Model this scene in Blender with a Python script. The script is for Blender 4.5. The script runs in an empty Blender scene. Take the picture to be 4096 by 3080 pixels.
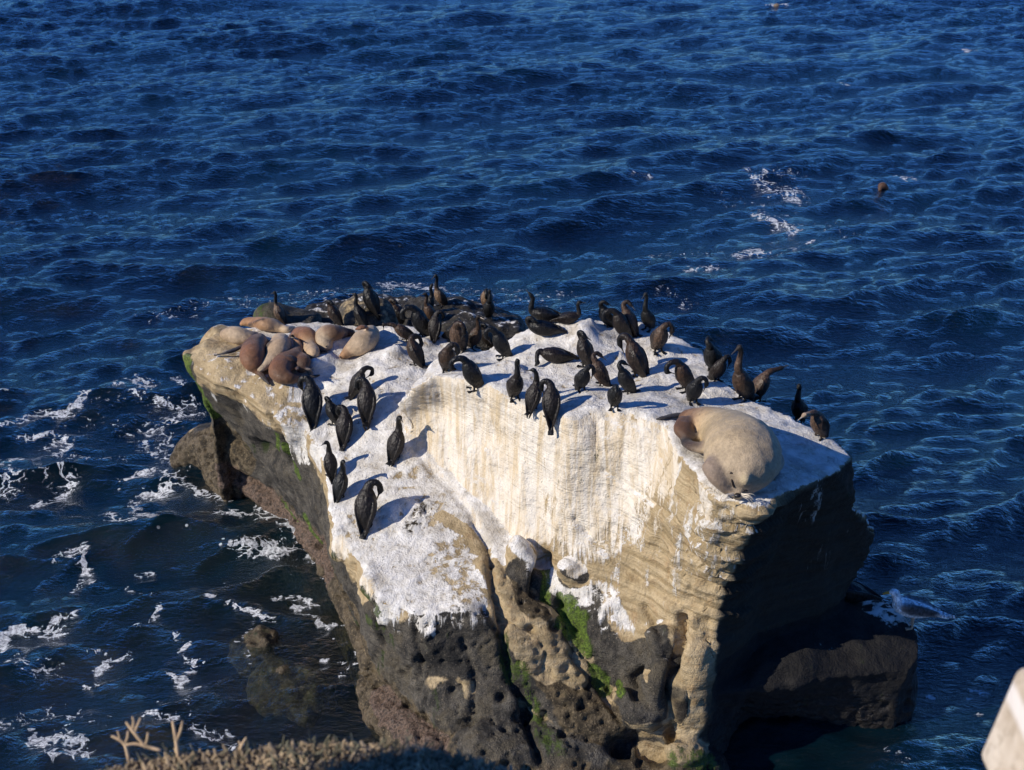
import bpy, math, random
import numpy as np
from mathutils import Vector, Matrix
from mathutils.bvhtree import BVHTree
from mathutils.geometry import delaunay_2d_cdt
rad = math.radians
SC = bpy.context.scene
COL = SC.collection

# ------------------------------------------------------------------ camera
CZ, PITCH, FPX = 9.6, rad(27.8), 5555.0        # photo is 4096 x 3080
cam_d = bpy.data.cameras.new("camera")
cam = bpy.data.objects.new("camera", cam_d)
COL.objects.link(cam)
cam.location = (0, 0, CZ)
cam.rotation_euler = (math.pi/2 - PITCH, 0, 0)
cam_d.sensor_width = 36.0
cam_d.sensor_fit = 'HORIZONTAL'
cam_d.lens = FPX/4096*36.0
cam_d.clip_start = 0.05
cam_d.clip_end = 6000
cam_d.dof.use_dof = True
cam_d.dof.focus_distance = 13.5
cam_d.dof.aperture_fstop = 5.0
SC.camera = cam

# ------------------------------------------------------------------ world, sun
SUN_AZ = (-0.935, -0.355)      # horizontal direction towards the sun
SUN_EL = rad(30.5)
world = bpy.data.worlds.new("World")
SC.world = world
world.use_nodes = True
wn = world.node_tree
sky = wn.nodes.new('ShaderNodeTexSky')
sky.sky_type = 'NISHITA'
sky.sun_disc = False
sky.sun_elevation = SUN_EL
sky.sun_rotation = math.atan2(SUN_AZ[0], SUN_AZ[1])
sky.air_density = 1.0
sky.dust_density = 0.0
sky.ozone_density = 3.0
bg = wn.nodes.get('Background') or wn.nodes.new('ShaderNodeBackground')
bg.inputs['Strength'].default_value = 0.078
tint = wn.nodes.new('ShaderNodeMix'); tint.data_type = 'RGBA'; tint.blend_type = 'MULTIPLY'
tint.inputs[0].default_value = 1.0; tint.inputs[7].default_value = (.34, .76, 1.5, 1)
wn.links.new(sky.outputs[0], tint.inputs[6]); wn.links.new(tint.outputs[2], bg.inputs['Color'])
sun_d = bpy.data.lights.new("sun", 'SUN')
sun_d.energy = 5.0
sun_d.use_shadow = True
sun_d.angle = rad(0.5)
sun_d.color = (1.0, 0.91, 0.78)
sun = bpy.data.objects.new("sun", sun_d)
COL.objects.link(sun)
sd = Vector((SUN_AZ[0], SUN_AZ[1], 0)).normalized()*math.cos(SUN_EL) + Vector((0, 0, math.sin(SUN_EL)))
sun.rotation_euler = sd.to_track_quat('Z', 'Y').to_euler()
sun.location = (-10, -10, 20)
SC.view_settings.view_transform = 'Standard'
SC.view_settings.look = 'None'
SC.view_settings.exposure = 0.0
SC.view_settings.gamma = 1.0

# ------------------------------------------------------------------ helpers
RNG = np.random.RandomState(7)
CP, SP = math.cos(PITCH), math.sin(PITCH)

def ray(sx, sy):
    a = (sx-2048)/FPX; b = (1540-sy)/FPX
    return Vector((a, CP + b*SP, -SP + b*CP))

def W(sx, sy, z):
    """world point at height z seen at photo pixel (sx, sy)"""
    d = ray(sx, sy)
    return Vector((0, 0, CZ)) + d*((z-CZ)/d.z)

def perlin(P, seed=0):
    P = np.asarray(P, dtype=np.float64)
    r = np.random.RandomState(seed)
    perm = r.permutation(256).astype(np.int64)
    perm = np.concatenate([perm, perm, perm])
    g = r.normal(size=(256, 3)); g /= np.linalg.norm(g, axis=1)[:, None]
    I = np.floor(P).astype(np.int64); F = P - I
    I &= 255
    U = F*F*F*(F*(F*6-15)+10)
    out = 0
    for dx in (0, 1):
        wx = U[:, 0] if dx else 1-U[:, 0]
        for dy in (0, 1):
            wy = U[:, 1] if dy else 1-U[:, 1]
            for dz in (0, 1):
                wz = U[:, 2] if dz else 1-U[:, 2]
                h = perm[perm[perm[(I[:, 0]+dx) & 255]+((I[:, 1]+dy) & 255)]+((I[:, 2]+dz) & 255)]
                G = g[h]
                d = G[:, 0]*(F[:, 0]-dx)+G[:, 1]*(F[:, 1]-dy)+G[:, 2]*(F[:, 2]-dz)
                out = out + wx*wy*wz*d
    return out

def fbm(P, octaves=4, seed=0, gain=0.5, ridged=False):
    s = 0; a = 1; f = 1
    for o in range(octaves):
        n = perlin(P*f + o*17.3, seed+o)
        if ridged:
            n = 0.35-np.abs(n)
        s = s + a*n
        a *= gain; f *= 2.03
    return s

def pits(P, seed=0):
    """distance to nearest jittered cell point (worley F1)"""
    r = np.random.RandomState(seed)
    perm = r.permutation(256).astype(np.int64); perm = np.concatenate([perm]*3)
    jit = r.rand(256, 3); size = r.rand(256)
    I = np.floor(P).astype(np.int64); F = P-I
    best = np.full(len(P), 9.0); bs = np.zeros(len(P))
    for dx in (-1, 0, 1):
        for dy in (-1, 0, 1):
            for dz in (-1, 0, 1):
                h = perm[perm[perm[(I[:, 0]+dx) & 255]+((I[:, 1]+dy) & 255)]+((I[:, 2]+dz) & 255)]
                d = np.sqrt(((jit[h]+np.array([dx, dy, dz])-F)**2).sum(1))
                m = d < best
                best = np.where(m, d, best); bs = np.where(m, size[h], bs)
    return best, bs

def smooth(a, b, x):
    t = np.clip((x-a)/(b-a), 0, 1)
    return t*t*(3-2*t)

def mesh_np(name, V, F):
    me = bpy.data.meshes.new(name)
    me.from_pydata([tuple(v) for v in V], [], F)
    me.update()
    return me

def get_co(me):
    a = np.empty(len(me.vertices)*3, dtype=np.float32)
    me.vertices.foreach_get('co', a); return a.reshape(-1, 3).astype(np.float64)

def get_no(me):
    a = np.empty(len(me.vertices)*3, dtype=np.float32)
    me.vertices.foreach_get('normal', a); return a.reshape(-1, 3).astype(np.float64)

def set_co(me, V):
    me.vertices.foreach_set('co', V.astype(np.float32).ravel()); me.update()

def set_attr(me, name, C):
    at = me.color_attributes.new(name, 'FLOAT_COLOR', 'POINT')
    C = np.asarray(C, dtype=np.float32)
    if C.shape[1] == 3:
        C = np.concatenate([C, np.ones((len(C), 1), np.float32)], 1)
    at.data.foreach_set('color', C.ravel())

def shade_smooth(me):
    me.polygons.foreach_set('use_smooth', np.ones(len(me.polygons), dtype=bool)); me.update()

def tag(o, label=None, cat=None, group=None, kind=None):
    if label: o['label'] = label
    if cat: o['category'] = cat
    if group: o['group'] = group
    if kind: o['kind'] = kind
    return o

def link(name, me, mat=None, parent=None):
    o = bpy.data.objects.new(name, me)
    COL.objects.link(o)
    if mat is not None and me is not None:
        me.materials.clear(); me.materials.append(mat)
    if parent is not None: o.parent = parent
    return o

def remesh(V, F, voxel, smooth_it=2, fac=0.5):
    me = mesh_np("tmp", V, F)
    o = bpy.data.objects.new("tmp", me); COL.objects.link(o)
    m = o.modifiers.new("r", 'REMESH'); m.mode = 'VOXEL'; m.voxel_size = voxel; m.adaptivity = 0
    if smooth_it:
        s = o.modifiers.new("s", 'SMOOTH'); s.factor = fac; s.iterations = smooth_it
    dg = bpy.context.evaluated_depsgraph_get()
    out = bpy.data.meshes.new_from_object(o.evaluated_get(dg))
    bpy.data.objects.remove(o); bpy.data.meshes.remove(me)
    shade_smooth(out)
    return out

def catmull(P, sub):
    P = np.asarray(P, float); n = len(P)
    if n < 3:
        t = np.linspace(0, 1, sub+1)[:, None]
        return P[0]*(1-t)+P[-1]*t
    out = []
    for i in range(n-1):
        p0 = P[i-1] if i else 2*P[0]-P[1]
        p1, p2 = P[i], P[i+1]
        p3 = P[i+2] if i+2 < n else 2*P[-1]-P[-2]
        for k in range(sub):
            t = k/sub
            out.append(0.5*(2*p1+(p2-p0)*t+(2*p0-5*p1+4*p2-p3)*t*t+(3*p1-p0-3*p2+p3)*t**3))
    out.append(P[-1])
    return np.array(out)

def tube(chain, seg=14, sub=5, lat=None):
    """closed lofted body: chain rows (x,y,z,a,b); a across, b the other way"""
    C = catmull([c[:5] for c in chain], sub)
    C[:, 3:5] = np.maximum(C[:, 3:5], 0.002)
    n = len(C); V = []; F = []
    T = np.gradient(C[:, :3], axis=0); T /= np.linalg.norm(T, axis=1)[:, None]+1e-9
    prev = None
    for i in range(n):
        t = T[i]
        if lat is None:
            L = np.cross(t, (0, 0, 1.0))
        else:
            L = np.array(lat, float) - t*np.dot(lat, t)
        if np.linalg.norm(L) < 0.25:
            L = prev - t*np.dot(prev, t) if prev is not None else np.cross(t, (0.3, 1, 0.1))
        L /= np.linalg.norm(L)
        if prev is not None and np.dot(L, prev) < 0: L = -L
        prev = L
        B = np.cross(t, L)
        for k in range(seg):
            a = 2*math.pi*k/seg
            V.append(C[i, :3]+L*C[i, 3]*math.cos(a)+B*C[i, 4]*math.sin(a))
    for i in range(n-1):
        for k in range(seg):
            k2 = (k+1) % seg
            F.append((i*seg+k, i*seg+k2, (i+1)*seg+k2, (i+1)*seg+k))
    r0 = min(C[0, 3], C[0, 4]); r1 = min(C[-1, 3], C[-1, 4])
    V.append(C[0, :3]-T[0]*r0*0.8); V.append(C[-1, :3]+T[-1]*r1*0.8)
    a, b = len(V)-2, len(V)-1
    for k in range(seg):
        k2 = (k+1) % seg
        F.append((a, k2, k)); F.append((b, (n-1)*seg+k, (n-1)*seg+k2))
    return np.array(V), F, C

def join(parts):
    V = []; F = []; o = 0
    for v, f in parts:
        V.append(np.asarray(v)); F += [tuple(i+o for i in q) for q in f]; o += len(v)
    return np.concatenate(V), F

def node_mat(name):
    m = bpy.data.materials.new(name); m.use_nodes = True
    nt = m.node_tree
    return m, nt, nt.nodes['Principled BSDF']

class NT:
    """small helper for building node trees"""
    def __init__(s, nt): s.nt = nt
    def n(s, typ, **kw):
        nd = s.nt.nodes.new(typ)
        for k, v in kw.items():
            if k.startswith('i_'):
                key = k[2:].replace('_', ' ')
                s.put(nd, key, v)
            elif k.startswith('x'):
                s.put(nd, int(k[1:]), v)
            else: setattr(nd, k, v)
        return nd
    def put(s, nd, key, v):
        inp = nd.inputs[key]
        if isinstance(v, bpy.types.NodeSocket): s.nt.links.new(v, inp)
        elif isinstance(v, (tuple, list)) and len(v) == 3 and inp.type == 'RGBA': inp.default_value = (*v, 1)
        else: inp.default_value = v
    def math(s, op, a, b=0.0, c=None, clamp=False):
        nd = s.nt.nodes.new('ShaderNodeMath'); nd.operation = op; nd.use_clamp = clamp
        s.put(nd, 0, a); s.put(nd, 1, b)
        if c is not None: s.put(nd, 2, c)
        return nd.outputs[0]
    def mix(s, f, a, b, blend='MIX'):
        nd = s.nt.nodes.new('ShaderNodeMix'); nd.data_type = 'RGBA'; nd.blend_type = blend
        s.put(nd, 0, f); s.put(nd, 6, a); s.put(nd, 7, b)
        return nd.outputs[2]
    def ramp(s, v, lo, hi, a=0.0, b=1.0):
        nd = s.nt.nodes.new('ShaderNodeMapRange'); nd.interpolation_type = 'SMOOTHSTEP'
        s.put(nd, 0, v); s.put(nd, 1, lo); s.put(nd, 2, hi); s.put(nd, 3, a); s.put(nd, 4, b)
        return nd.outputs[0]
    def noise(s, vec, scale, detail=4, rough=0.55, dist=0.0):
        nd = s.nt.nodes.new('ShaderNodeTexNoise')
        s.put(nd, 'Vector', vec); s.put(nd, 'Scale', scale); s.put(nd, 'Detail', detail)
        s.put(nd, 'Roughness', rough); s.put(nd, 'Distortion', dist)
        return nd.outputs[0]
    def mapping(s, vec, scale=(1, 1, 1), loc=(0, 0, 0), rot=(0, 0, 0)):
        nd = s.nt.nodes.new('ShaderNodeMapping')
        s.put(nd, 'Vector', vec)
        nd.inputs['Scale'].default_value = scale; nd.inputs['Location'].default_value = loc
        nd.inputs['Rotation'].default_value = rot
        return nd.outputs[0]
    def bump(s, h, strength, dist, normal=None):
        nd = s.nt.nodes.new('ShaderNodeBump')
        s.put(nd, 'Height', h); s.put(nd, 'Strength', strength); s.put(nd, 'Distance', dist)
        if normal is not None: s.put(nd, 'Normal', normal)
        return nd.outputs[0]

# ------------------------------------------------------------------ the rock
def rock_piece(rings, inner=(), closed_bottom=True):
    """rings: top first, each a list of world Vectors (same length)"""
    n = len(rings[0])
    rim = [Vector(p) for p in rings[0]]
    V = [tuple(p) for r in rings for p in r]
    F = []
    for i in range(len(rings)-1):
        for k in range(n):
            k2 = (k+1) % n
            F.append((i*n+k, i*n+k2, (i+1)*n+k2, (i+1)*n+k))
    allp = rim + [Vector(p) for p in inner]
    vs, es, fs, ov, oe, of = delaunay_2d_cdt([p.xy for p in allp], [(k, (k+1) % n) for k in range(n)], [], 1, 1e-5)
    base = len(V)
    zz = {}
    idx = []
    for i, v in enumerate(vs):
        if len(ov[i]):
            o = ov[i][0]
            if o < n: idx.append(o); continue
            idx.append(len(V)); V.append(tuple(allp[o]))
        else:
            idx.append(len(V)); V.append((v.x, v.y, 2.0))
    for f in fs:
        F.append(tuple(idx[j] for j in f))
    m = len(rings)-1
    c = sum((Vector(p) for p in rings[-1]), Vector())/n
    V.append(tuple(c)); ci = len(V)-1
    for k in range(n):
        F.append((ci, m*n+(k+1) % n, m*n+k))
    return np.array(V), F

def ring(rim, spec, inset=0.12):
    """spec: (sx,sy,z) tuples, or a z value: same xy as the rim drawn in a little"""
    c = sum((p for p in rim), Vector())/len(rim)
    out = []
    for p, s in zip(rim, spec):
        if isinstance(s, tuple): out.append(W(*s))
        else:
            q = p + (c-p).normalized()*inset; out.append(Vector((q.x, q.y, s)))
    return out

def pr(lst): return [W(*t) for t in lst]

# left wing and the low terrace
A0 = pr([(735,1405,2.2),(742,1455,2.12),(850,1525,2.15),(960,1565,2.1),(1040,1625,2.05),(1130,1695,2.0),
         (1225,1715,1.95),(1285,1790,1.85),(1300,1900,1.75),(1325,2050,1.6),(1370,2165,1.5),(1450,2275,1.45),
         (1520,2400,1.35),(1660,2455,1.35),(1850,2440,1.4),(2000,2350,1.45)])
A0 += [Vector((.5,12.4,1.8)), W(2000,1500,2.3), W(1900,1340,2.3), W(1500,1295,2.25), W(1200,1290,2.2), W(900,1330,2.2), W(790,1375,2.2)]
n = len(A0)
A1 = ring(A0, [(785,1500,1.7),(800,1570,1.55),(880,1640,1.4),(960,1700,1.3),(1040,1770,1.25),(1110,1840,1.2),
               (1180,1900,1.15),(1240,1960,1.1),(1285,2040,1.05),(1320,2160,1.05),(1370,2270,1.0),(1440,2390,.95),
               (1500,2540,.8),(1650,2640,.85),(1850,2680,.85),(2050,2700,.85)]+[1.2]*(n-16))
A2 = ring(A0, [(900,1760,.1),(920,1790,.1),(960,1830,.1),(1000,1880,.1),(1050,1950,.1),(1110,2010,.1),
               (1190,2080,.1),(1270,2150,.1),(1315,2200,.1),(1350,2285,.1),(1400,2410,.1),(1455,2540,.1),
               (1510,2710,.1),(1650,2870,.1),(1850,3060,.1),(2100,3150,.1)]+[.1]*(n-16))
ca = sum(A2, Vector())/len(A2)
A3 = [Vector((p.x+(ca.x-p.x)*.3, p.y+(ca.y-p.y)*.3, -1.2)) for p in A2]
Ain = pr([(900,1440,2.3),(1050,1450,2.28),(1200,1450,2.25),(1350,1450,2.25),(1500,1450,2.35),(1050,1540,2.2),(1250,1600,2.1),
          (1400,1600,2.2),(1550,1590,2.3),(1700,1350,2.35),(1380,1700,2.0),(1500,1700,2.1),(1620,1700,2.15),
          (1420,1800,1.9),(1600,1830,1.95),(1400,1950,1.72),(1550,1950,1.8),(1700,1950,1.8),(1430,2080,1.6),(1600,2080,1.66),
          (1800,2080,1.7),(1500,2220,1.5),(1700,2250,1.52),(1880,2250,1.52),(1600,2360,1.42),(1800,2360,1.45)])
# main block
B0 = pr([(1590,1620,2.45),(1650,1545,2.75),(1740,1500,2.88),(1950,1535,3.0),(2130,1640,3.0),(2290,1675,3.05),(2380,1640,3.1),
         (2520,1640,3.15),(2650,1700,3.15),(2730,1830,3.15),(2860,1975,3.2),(3040,2015,3.2),(3180,1950,3.15),
         (3330,1890,3.1),(3405,1825,3.05),(3290,1745,3.05),(3150,1670,3.05),(3000,1595,3.05),(2900,1525,3.05),
         (2800,1400,3.0),(2650,1310,3.0),(2400,1280,3.0),(2200,1300,3.0),(2080,1330,2.95),(1950,1400,2.75),(1740,1440,2.6)])
nb = len(B0)
B1 = ring(B0, [(1620,1700,2.2),(1680,1650,2.35),(1770,1630,2.45),(1940,1700,2.45),(2100,1810,2.45),(2260,1890,2.5),(2390,1900,2.5),
               (2500,1930,2.5),(2610,1980,2.55),(2720,2070,2.6),(2850,2140,2.7),(2985,2130,2.8),(3140,2090,2.5),
               (3320,2050,2.5),(3425,2010,2.5)]+[2.4]*(nb-15))
B2 = ring(B0, [(1670,1900,1.7),(1740,1930,1.65),(1840,2010,1.6),(1950,2160,1.45),(2060,2230,1.45),(2200,2260,1.5),(2330,2300,1.5),
               (2450,2320,1.55),(2560,2350,1.6),(2700,2360,1.75),(2800,2380,1.8),(2880,2390,1.85),(3040,2330,1.7),
               (3300,2290,1.6),(3500,2120,1.85)]+[1.5]*(nb-15), .2)
B3 = ring(B0, [(1760,2150,1.),(1850,2250,1.),(1920,2350,1.),(2010,2430,1.0),(2130,2480,1.05),(2250,2540,1.05),(2380,2580,1.05),
               (2480,2610,1.05),(2590,2640,1.05),(2700,2660,1.1),(2790,2660,1.15),(2845,2660,1.15),(3040,2535,1.1),
               (3290,2440,1.2),(3390,2380,1.15)]+[1.0]*(nb-15), .1)
B4 = ring(B0, [(1760,2450,.2),(1850,2500,.2),(1930,2600,.2),(2020,2720,.2),(2150,2810,.2),(2270,2860,.2),(2400,2900,.2),
               (2500,2940,.2),(2600,2970,.25),(2700,2990,.3),(2780,2990,.35),(2815,2980,.35),(2990,2810,.3),
               (3200,2710,.3),(3330,2600,.3)]+[.2]*(nb-15), .1)
B5 = [Vector((p.x, p.y, -1.2)) for p in B4]
Bin = pr([(1850,1440,2.85),(2000,1450,2.9),(2200,1400,3.0),(2200,1550,2.98),(2400,1420,3.0),(2400,1550,3.0),(2600,1430,3.0),
          (2600,1570,3.02),(2750,1560,3.02),(2850,1650,3.1),(3000,1680,3.12),(3000,1850,3.15),(3200,1800,3.08),(2850,1800,3.12),(3100,1920,3.15)])
# shaded shelf at the right
C0 = pr([(2850,2760,.85),(2950,2600,.9),(3100,2450,1.05),(3300,2350,1.1),(3395,2330,1.0),(3480,2370,.95),(3560,2430,.95),(3640,2490,.95),
         (3685,2540,.92),(3680,2620,.85),(3640,2680,.8),(3450,2700,.8),(3200,2740,.8),(2980,2760,.8)])
C1 = ring(C0, [(2850,3000,.0),(2950,2900,.0),(3100,2700,.0),(3300,2600,.0),(3400,2500,.0),(3480,2520,.0),(3560,2600,.0),(3640,2700,.0),
               (3670,2790,.0),(3640,2880,.0),(3560,2910,.0),(3350,2890,.0),(3150,2880,.0),(2950,2880,.0)])
C2 = [Vector((p.x, p.y, -1.2)) for p in C1]
Cin = pr([(3300,2480,1.05),(3450,2500,.98),(3550,2520,.97),(3200,2650,1.0),(3500,2620,.9),(3050,2660,.95)])

def blob(chain_px, sub=4):
    """chain in photo pixels with heights: (sx,sy,z,r[,rz])"""
    c = []
    for t in chain_px:
        p = W(t[0], t[1], t[2]); c.append((p.x, p.y, p.z, t[3], t[4] if len(t) > 4 else t[3]))
    v, f, _ = tube(c, 12, sub)
    return v, f

pieces = [rock_piece([A0, A1, A2, A3], Ain), rock_piece([B0, B1, B2, B3, B4, B5], Bin), rock_piece([C0, C1, C2], Cin)]
# low wet toe at the left and the ledge along the waterline
pieces += [blob([(705,1855,.02,.1,.08),(765,1815,.1,.26,.2),(850,1790,.2,.42,.3),(950,1815,.24,.44,.3),(1040,1880,.15,.36,.26),(1100,1950,.1,.34,.24),(1170,2010,.08,.3,.22),(1240,2075,.05,.27,.2),(1320,2190,.0,.26,.2),(1345,2290,-.05,.2,.16)]),
           blob([(900,1830,.1,.35,.3),(930,1880,.05,.4,.3),(990,1930,.05,.4,.3)]),
           blob([(900,1700,.75,.2),(960,1750,.7,.28),(1030,1830,.6,.25),(1110,1900,.5,.2)]),
           blob([(1490,2700,-.05,.16,.12),(1560,2820,.0,.3,.2),(1680,2930,.0,.36,.26),(1800,3040,.0,.36,.26)]),
           blob([(1330,2200,.15,.12),(1400,2380,.15,.16),(1460,2520,.15,.16),(1520,2660,.2,.18)]),
           # knob behind the sea lions
           blob([(865,1430,1.85,.22,.3),(880,1390,1.98,.22,.26),(930,1385,1.98,.24,.24)]),
           # bulges on the front face
           blob([(2075,2180,1.7,.1,.1),(2095,2260,1.5,.2,.2),(2085,2350,1.3,.23,.2),(2075,2400,1.15,.17,.12)]),
           blob([(2250,2275,1.58,.09),(2300,2290,1.5,.14,.12),(2345,2305,1.48,.09)]),
           blob([(2610,2540,1.35,.1),(2660,2560,1.3,.19,.17),(2690,2580,1.28,.12)]),
           blob([(2730,2520,1.4,.1),(2760,2590,1.28,.15),(2770,2700,1.0,.19),(2770,2850,.6,.2),(2755,2925,.4,.18)]),
           blob([(2640,2660,1.1,.14),(2660,2760,.9,.2),(2680,2850,.65,.15)]),
           blob([(2480,2790,.75,.12),(2560,2830,.7,.24,.18),(2620,2860,.6,.16)]),
           # layered fold running down to the right between terrace and block
           blob([(1950,2270,1.45,.14),(2020,2400,1.25,.2),(2130,2510,1.05,.24),(2230,2640,.8,.24),(2330,2760,.55,.24),(2420,2880,.3,.24),(2500,2980,.05,.2)]),
           blob([(2000,2520,1.1,.12),(2080,2600,.95,.2),(2140,2650,.85,.16)]),
           # toe of the block in front
           blob([(2150,2900,.1,.3),(2300,2960,.1,.36),(2450,3010,.05,.34)]),
           blob([(2600,3090,.05,.2),(2720,3080,.1,.3),(2830,3090,.05,.25)]),
           blob([(2640,2965,.35,.1,.06),(2740,2990,.4,.2,.09),(2800,3000,.35,.1,.06)]),
           blob([(2040,2620,.8,.3),(2150,2760,.5,.36),(2300,2860,.35,.38),(2480,2930,.25,.36),(2680,2980,.15,.3)]),
           blob([(1900,3010,.15,.4),(2100,3030,.12,.4),(2350,3060,.08,.36),(2600,3075,.05,.3),(2800,3070,.05,.25)]),
           # knobs on the terrace rim
           blob([(1480,2270,1.45,.07),(1490,2320,1.35,.12),(1500,2350,1.25,.09)]),
           blob([(1365,2130,1.5,.08),(1370,2185,1.35,.12,.14),(1372,2215,1.2,.08)]),
           ]
V, F = join(pieces)
rock_me = remesh(V, F, 0.024, 9, 0.5)
RV = get_co(rock_me); RN = get_no(rock_me)

def bvh_of(me):
    V = [Vector(v.co) for v in me.vertices]
    return BVHTree.FromPolygons(V, [tuple(p.vertices) for p in me.polygons])

BV = bvh_of(rock_me)

def hit(sx, sy, bvh=None):
    d = ray(sx, sy).normalized()
    h = (bvh or BV).ray_cast(Vector((0, 0, CZ)), d)
    if h[0] is None:
        return W(sx, sy, 1.0)
    return h[0]

def line_pts(poly, step=0.05):
    """photo polyline (sx,sy) -> surface points"""
    H = [hit(*p) for p in poly]
    out = []
    for a, b, pa, pb in zip(H[:-1], H[1:], poly[:-1], poly[1:]):
        k = max(2, int((a-b).length/step))
        for i in range(k):
            t = i/k
            out.append(hit(pa[0]*(1-t)+pb[0]*t, pa[1]*(1-t)+pb[1]*t))
    out.append(H[-1])
    return out

def near(V, pts):
    """distance of every vertex to the nearest of pts, with that point's index"""
    best = np.full(len(V), 1e9); bi = np.zeros(len(V), int)
    for i, p in enumerate(pts):
        d = ((V-np.array(p))**2).sum(1)
        m = d < best
        best[m] = d[m]; bi[m] = i
    return np.sqrt(best), bi

def spots(V, lst, wob=None):
    """soft painted spots: lst of (sx,sy,r[,strength])"""
    out = np.zeros(len(V))
    for s in lst:
        p = np.array(hit(s[0], s[1])); r = s[2]; k = s[3] if len(s) > 3 else 1.0
        d = np.sqrt(((V-p)**2).sum(1))
        if wob is not None: d = d*(1+wob)
        out = np.maximum(out, k*smooth(r*1.25, r*0.6, d))
    return out

def strokes(V, lst, wob=None):
    out = np.zeros(len(V))
    for poly, r in lst:
        d, _ = near(V, line_pts(poly, r*0.6))
        if wob is not None: d = d*(1+wob)
        out = np.maximum(out, smooth(r*1.25, r*0.5, d))
    return out

wob = 0.5*fbm(RV*3.0, 3, 50)

# -- regions (world-space masks laid on the real surface)
dark = strokes(RV, [([(800,1640),(860,1760),(930,1700),(1010,1700),(1080,1790),(1150,1880),(1200,1960)], .36),
                    ([(960,1640),(1060,1720),(1140,1800)], .2), ([(1230,1930),(1270,2030),(1300,2120)], .24), ([(1180,1980),(1270,2090)], .25),
                    ([(770,1480),(790,1560)], .12),
                    ([(1530,2490),(1600,2600),(1750,2580),(1900,2570),(2000,2700)], .38),
                    ([(1560,2700),(1700,2850),(1900,2900),(2080,2950)], .42), ([(1440,2400),(1480,2560)], .16),
                    ([(2060,2320),(2100,2380)], .2), ([(2150,2290),(2230,2380),(2300,2430)], .16),
                    ([(2330,2420),(2400,2560),(2480,2680),(2560,2760),(2520,2640),(2620,2620)], .22),
                    ([(2600,2560),(2660,2680),(2680,2820),(2560,2820)], .2), ([(2270,2270),(2330,2310)], .08),
                    ([(2200,2560),(2300,2700),(2400,2850)], .16), ([(2150,2780),(2320,2860),(2500,2930)], .2), ([(1900,2980),(2150,3010),(2400,3040),(2700,3050)], .28), ([(2060,2480),(2160,2620)], .1)], wob)
zt = np.interp(RV[:, 0], [-4.2,-3.4,-2.6,-2.1,-1.6,-1.2], [2.1,2.04,1.9,1.58,1.2,1.0])
lw = smooth(.0, -.28, RV[:, 2]-zt+.3*wob)*smooth(.6, .3, RN[:, 2])*smooth(-1.0, -1.4, RV[:, 0])
dark = np.maximum(dark, lw*.85)
green_pts = [((2180,2290),(2185,2430),.07),((2240,2380),(2250,2440),.05),((2280,2420),(2330,2560),.13),((2300,2500),(2350,2590),.12),
             ((2230,2500),(2260,2550),.06),((2380,2680),(2420,2760),.09),((2480,2740),(2485,2770),.05),
             ((1470,2360),(1530,2440),.07,.6),((1490,2470),(1560,2540),.09,.6),((1540,2600),(1530,2700),.05,.5),
             ((2010,2560),(2040,2720),.1,.6),((2080,2660),(2160,2900),.09,.65),((2140,2880),(2220,3000),.12,.6),((1740,2760),(1760,2900),.04,.5),
             ((1350,2220),(1380,2330),.06,.5),((1410,2420),(1460,2520),.06,.5),
             ((745,1440),(800,1560),.11),((800,1560),(860,1660),.11),((1000,1790),(1050,1800),.1,.5),((1105,1740),(1110,1800),.045),
             ((1130,1790),(1170,1860),.06),((1185,1880),(1190,1900),.06),
             ((1230,2060),(1300,2180),.06),((1140,2010),(1200,2080),.05),((2700,3030),(2830,3040),.14,.65),
             ((1700,1330),(1720,1330),.02)]
green = np.zeros(len(RV))
for g_ in green_pts:
    green = np.maximum(green, (g_[3] if len(g_) > 3 else .95)*strokes(RV, [([g_[0], g_[1]], g_[2])], wob*1.4))
pink = strokes(RV, [([(900,1900),(960,1880),(1040,1960),(1130,2070),(1240,2140),(1310,2210),(1330,2280)], .22),
                    ([(1520,2790),(1620,2900),(1760,2990)], .17)], wob)
brown = strokes(RV, [([(740,1830),(850,1770),(950,1800)], .4), ([(1370,2290),(1440,2450),(1490,2600)], .12),
                     ([(1540,2740),(1580,2800)], .2), ([(2230,2700),(2300,2820),(2400,2900)], .25),
                     ([(1960,2280),(2060,2380),(2150,2460)], .12), ([(1640,2120),(1700,2030)],.12)], wob)
brown = np.maximum(brown, smooth(.55, .15, RV[:, 2]+wob*.25))
tan = strokes(RV, [([(1950,2250),(1990,2330),(2000,2430),(2050,2490),(2150,2560),(2230,2620),(2300,2700)], .16),
                   ([(2060,2540),(2120,2640),(2200,2700)], .12), ([(1760,2060),(1870,2120),(1940,2210)], .09),
                   ([(2760,2560),(2800,2700),(2790,2860),(2740,2900)], .2), ([(2600,3000),(2800,3000)], .1)], wob)
rough_low = smooth(1.5, 1.2, RV[:, 2]+.3*wob)*smooth(1.3, 0.6, RV[:, 0])*(RV[:, 1] < 13.2)

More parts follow.
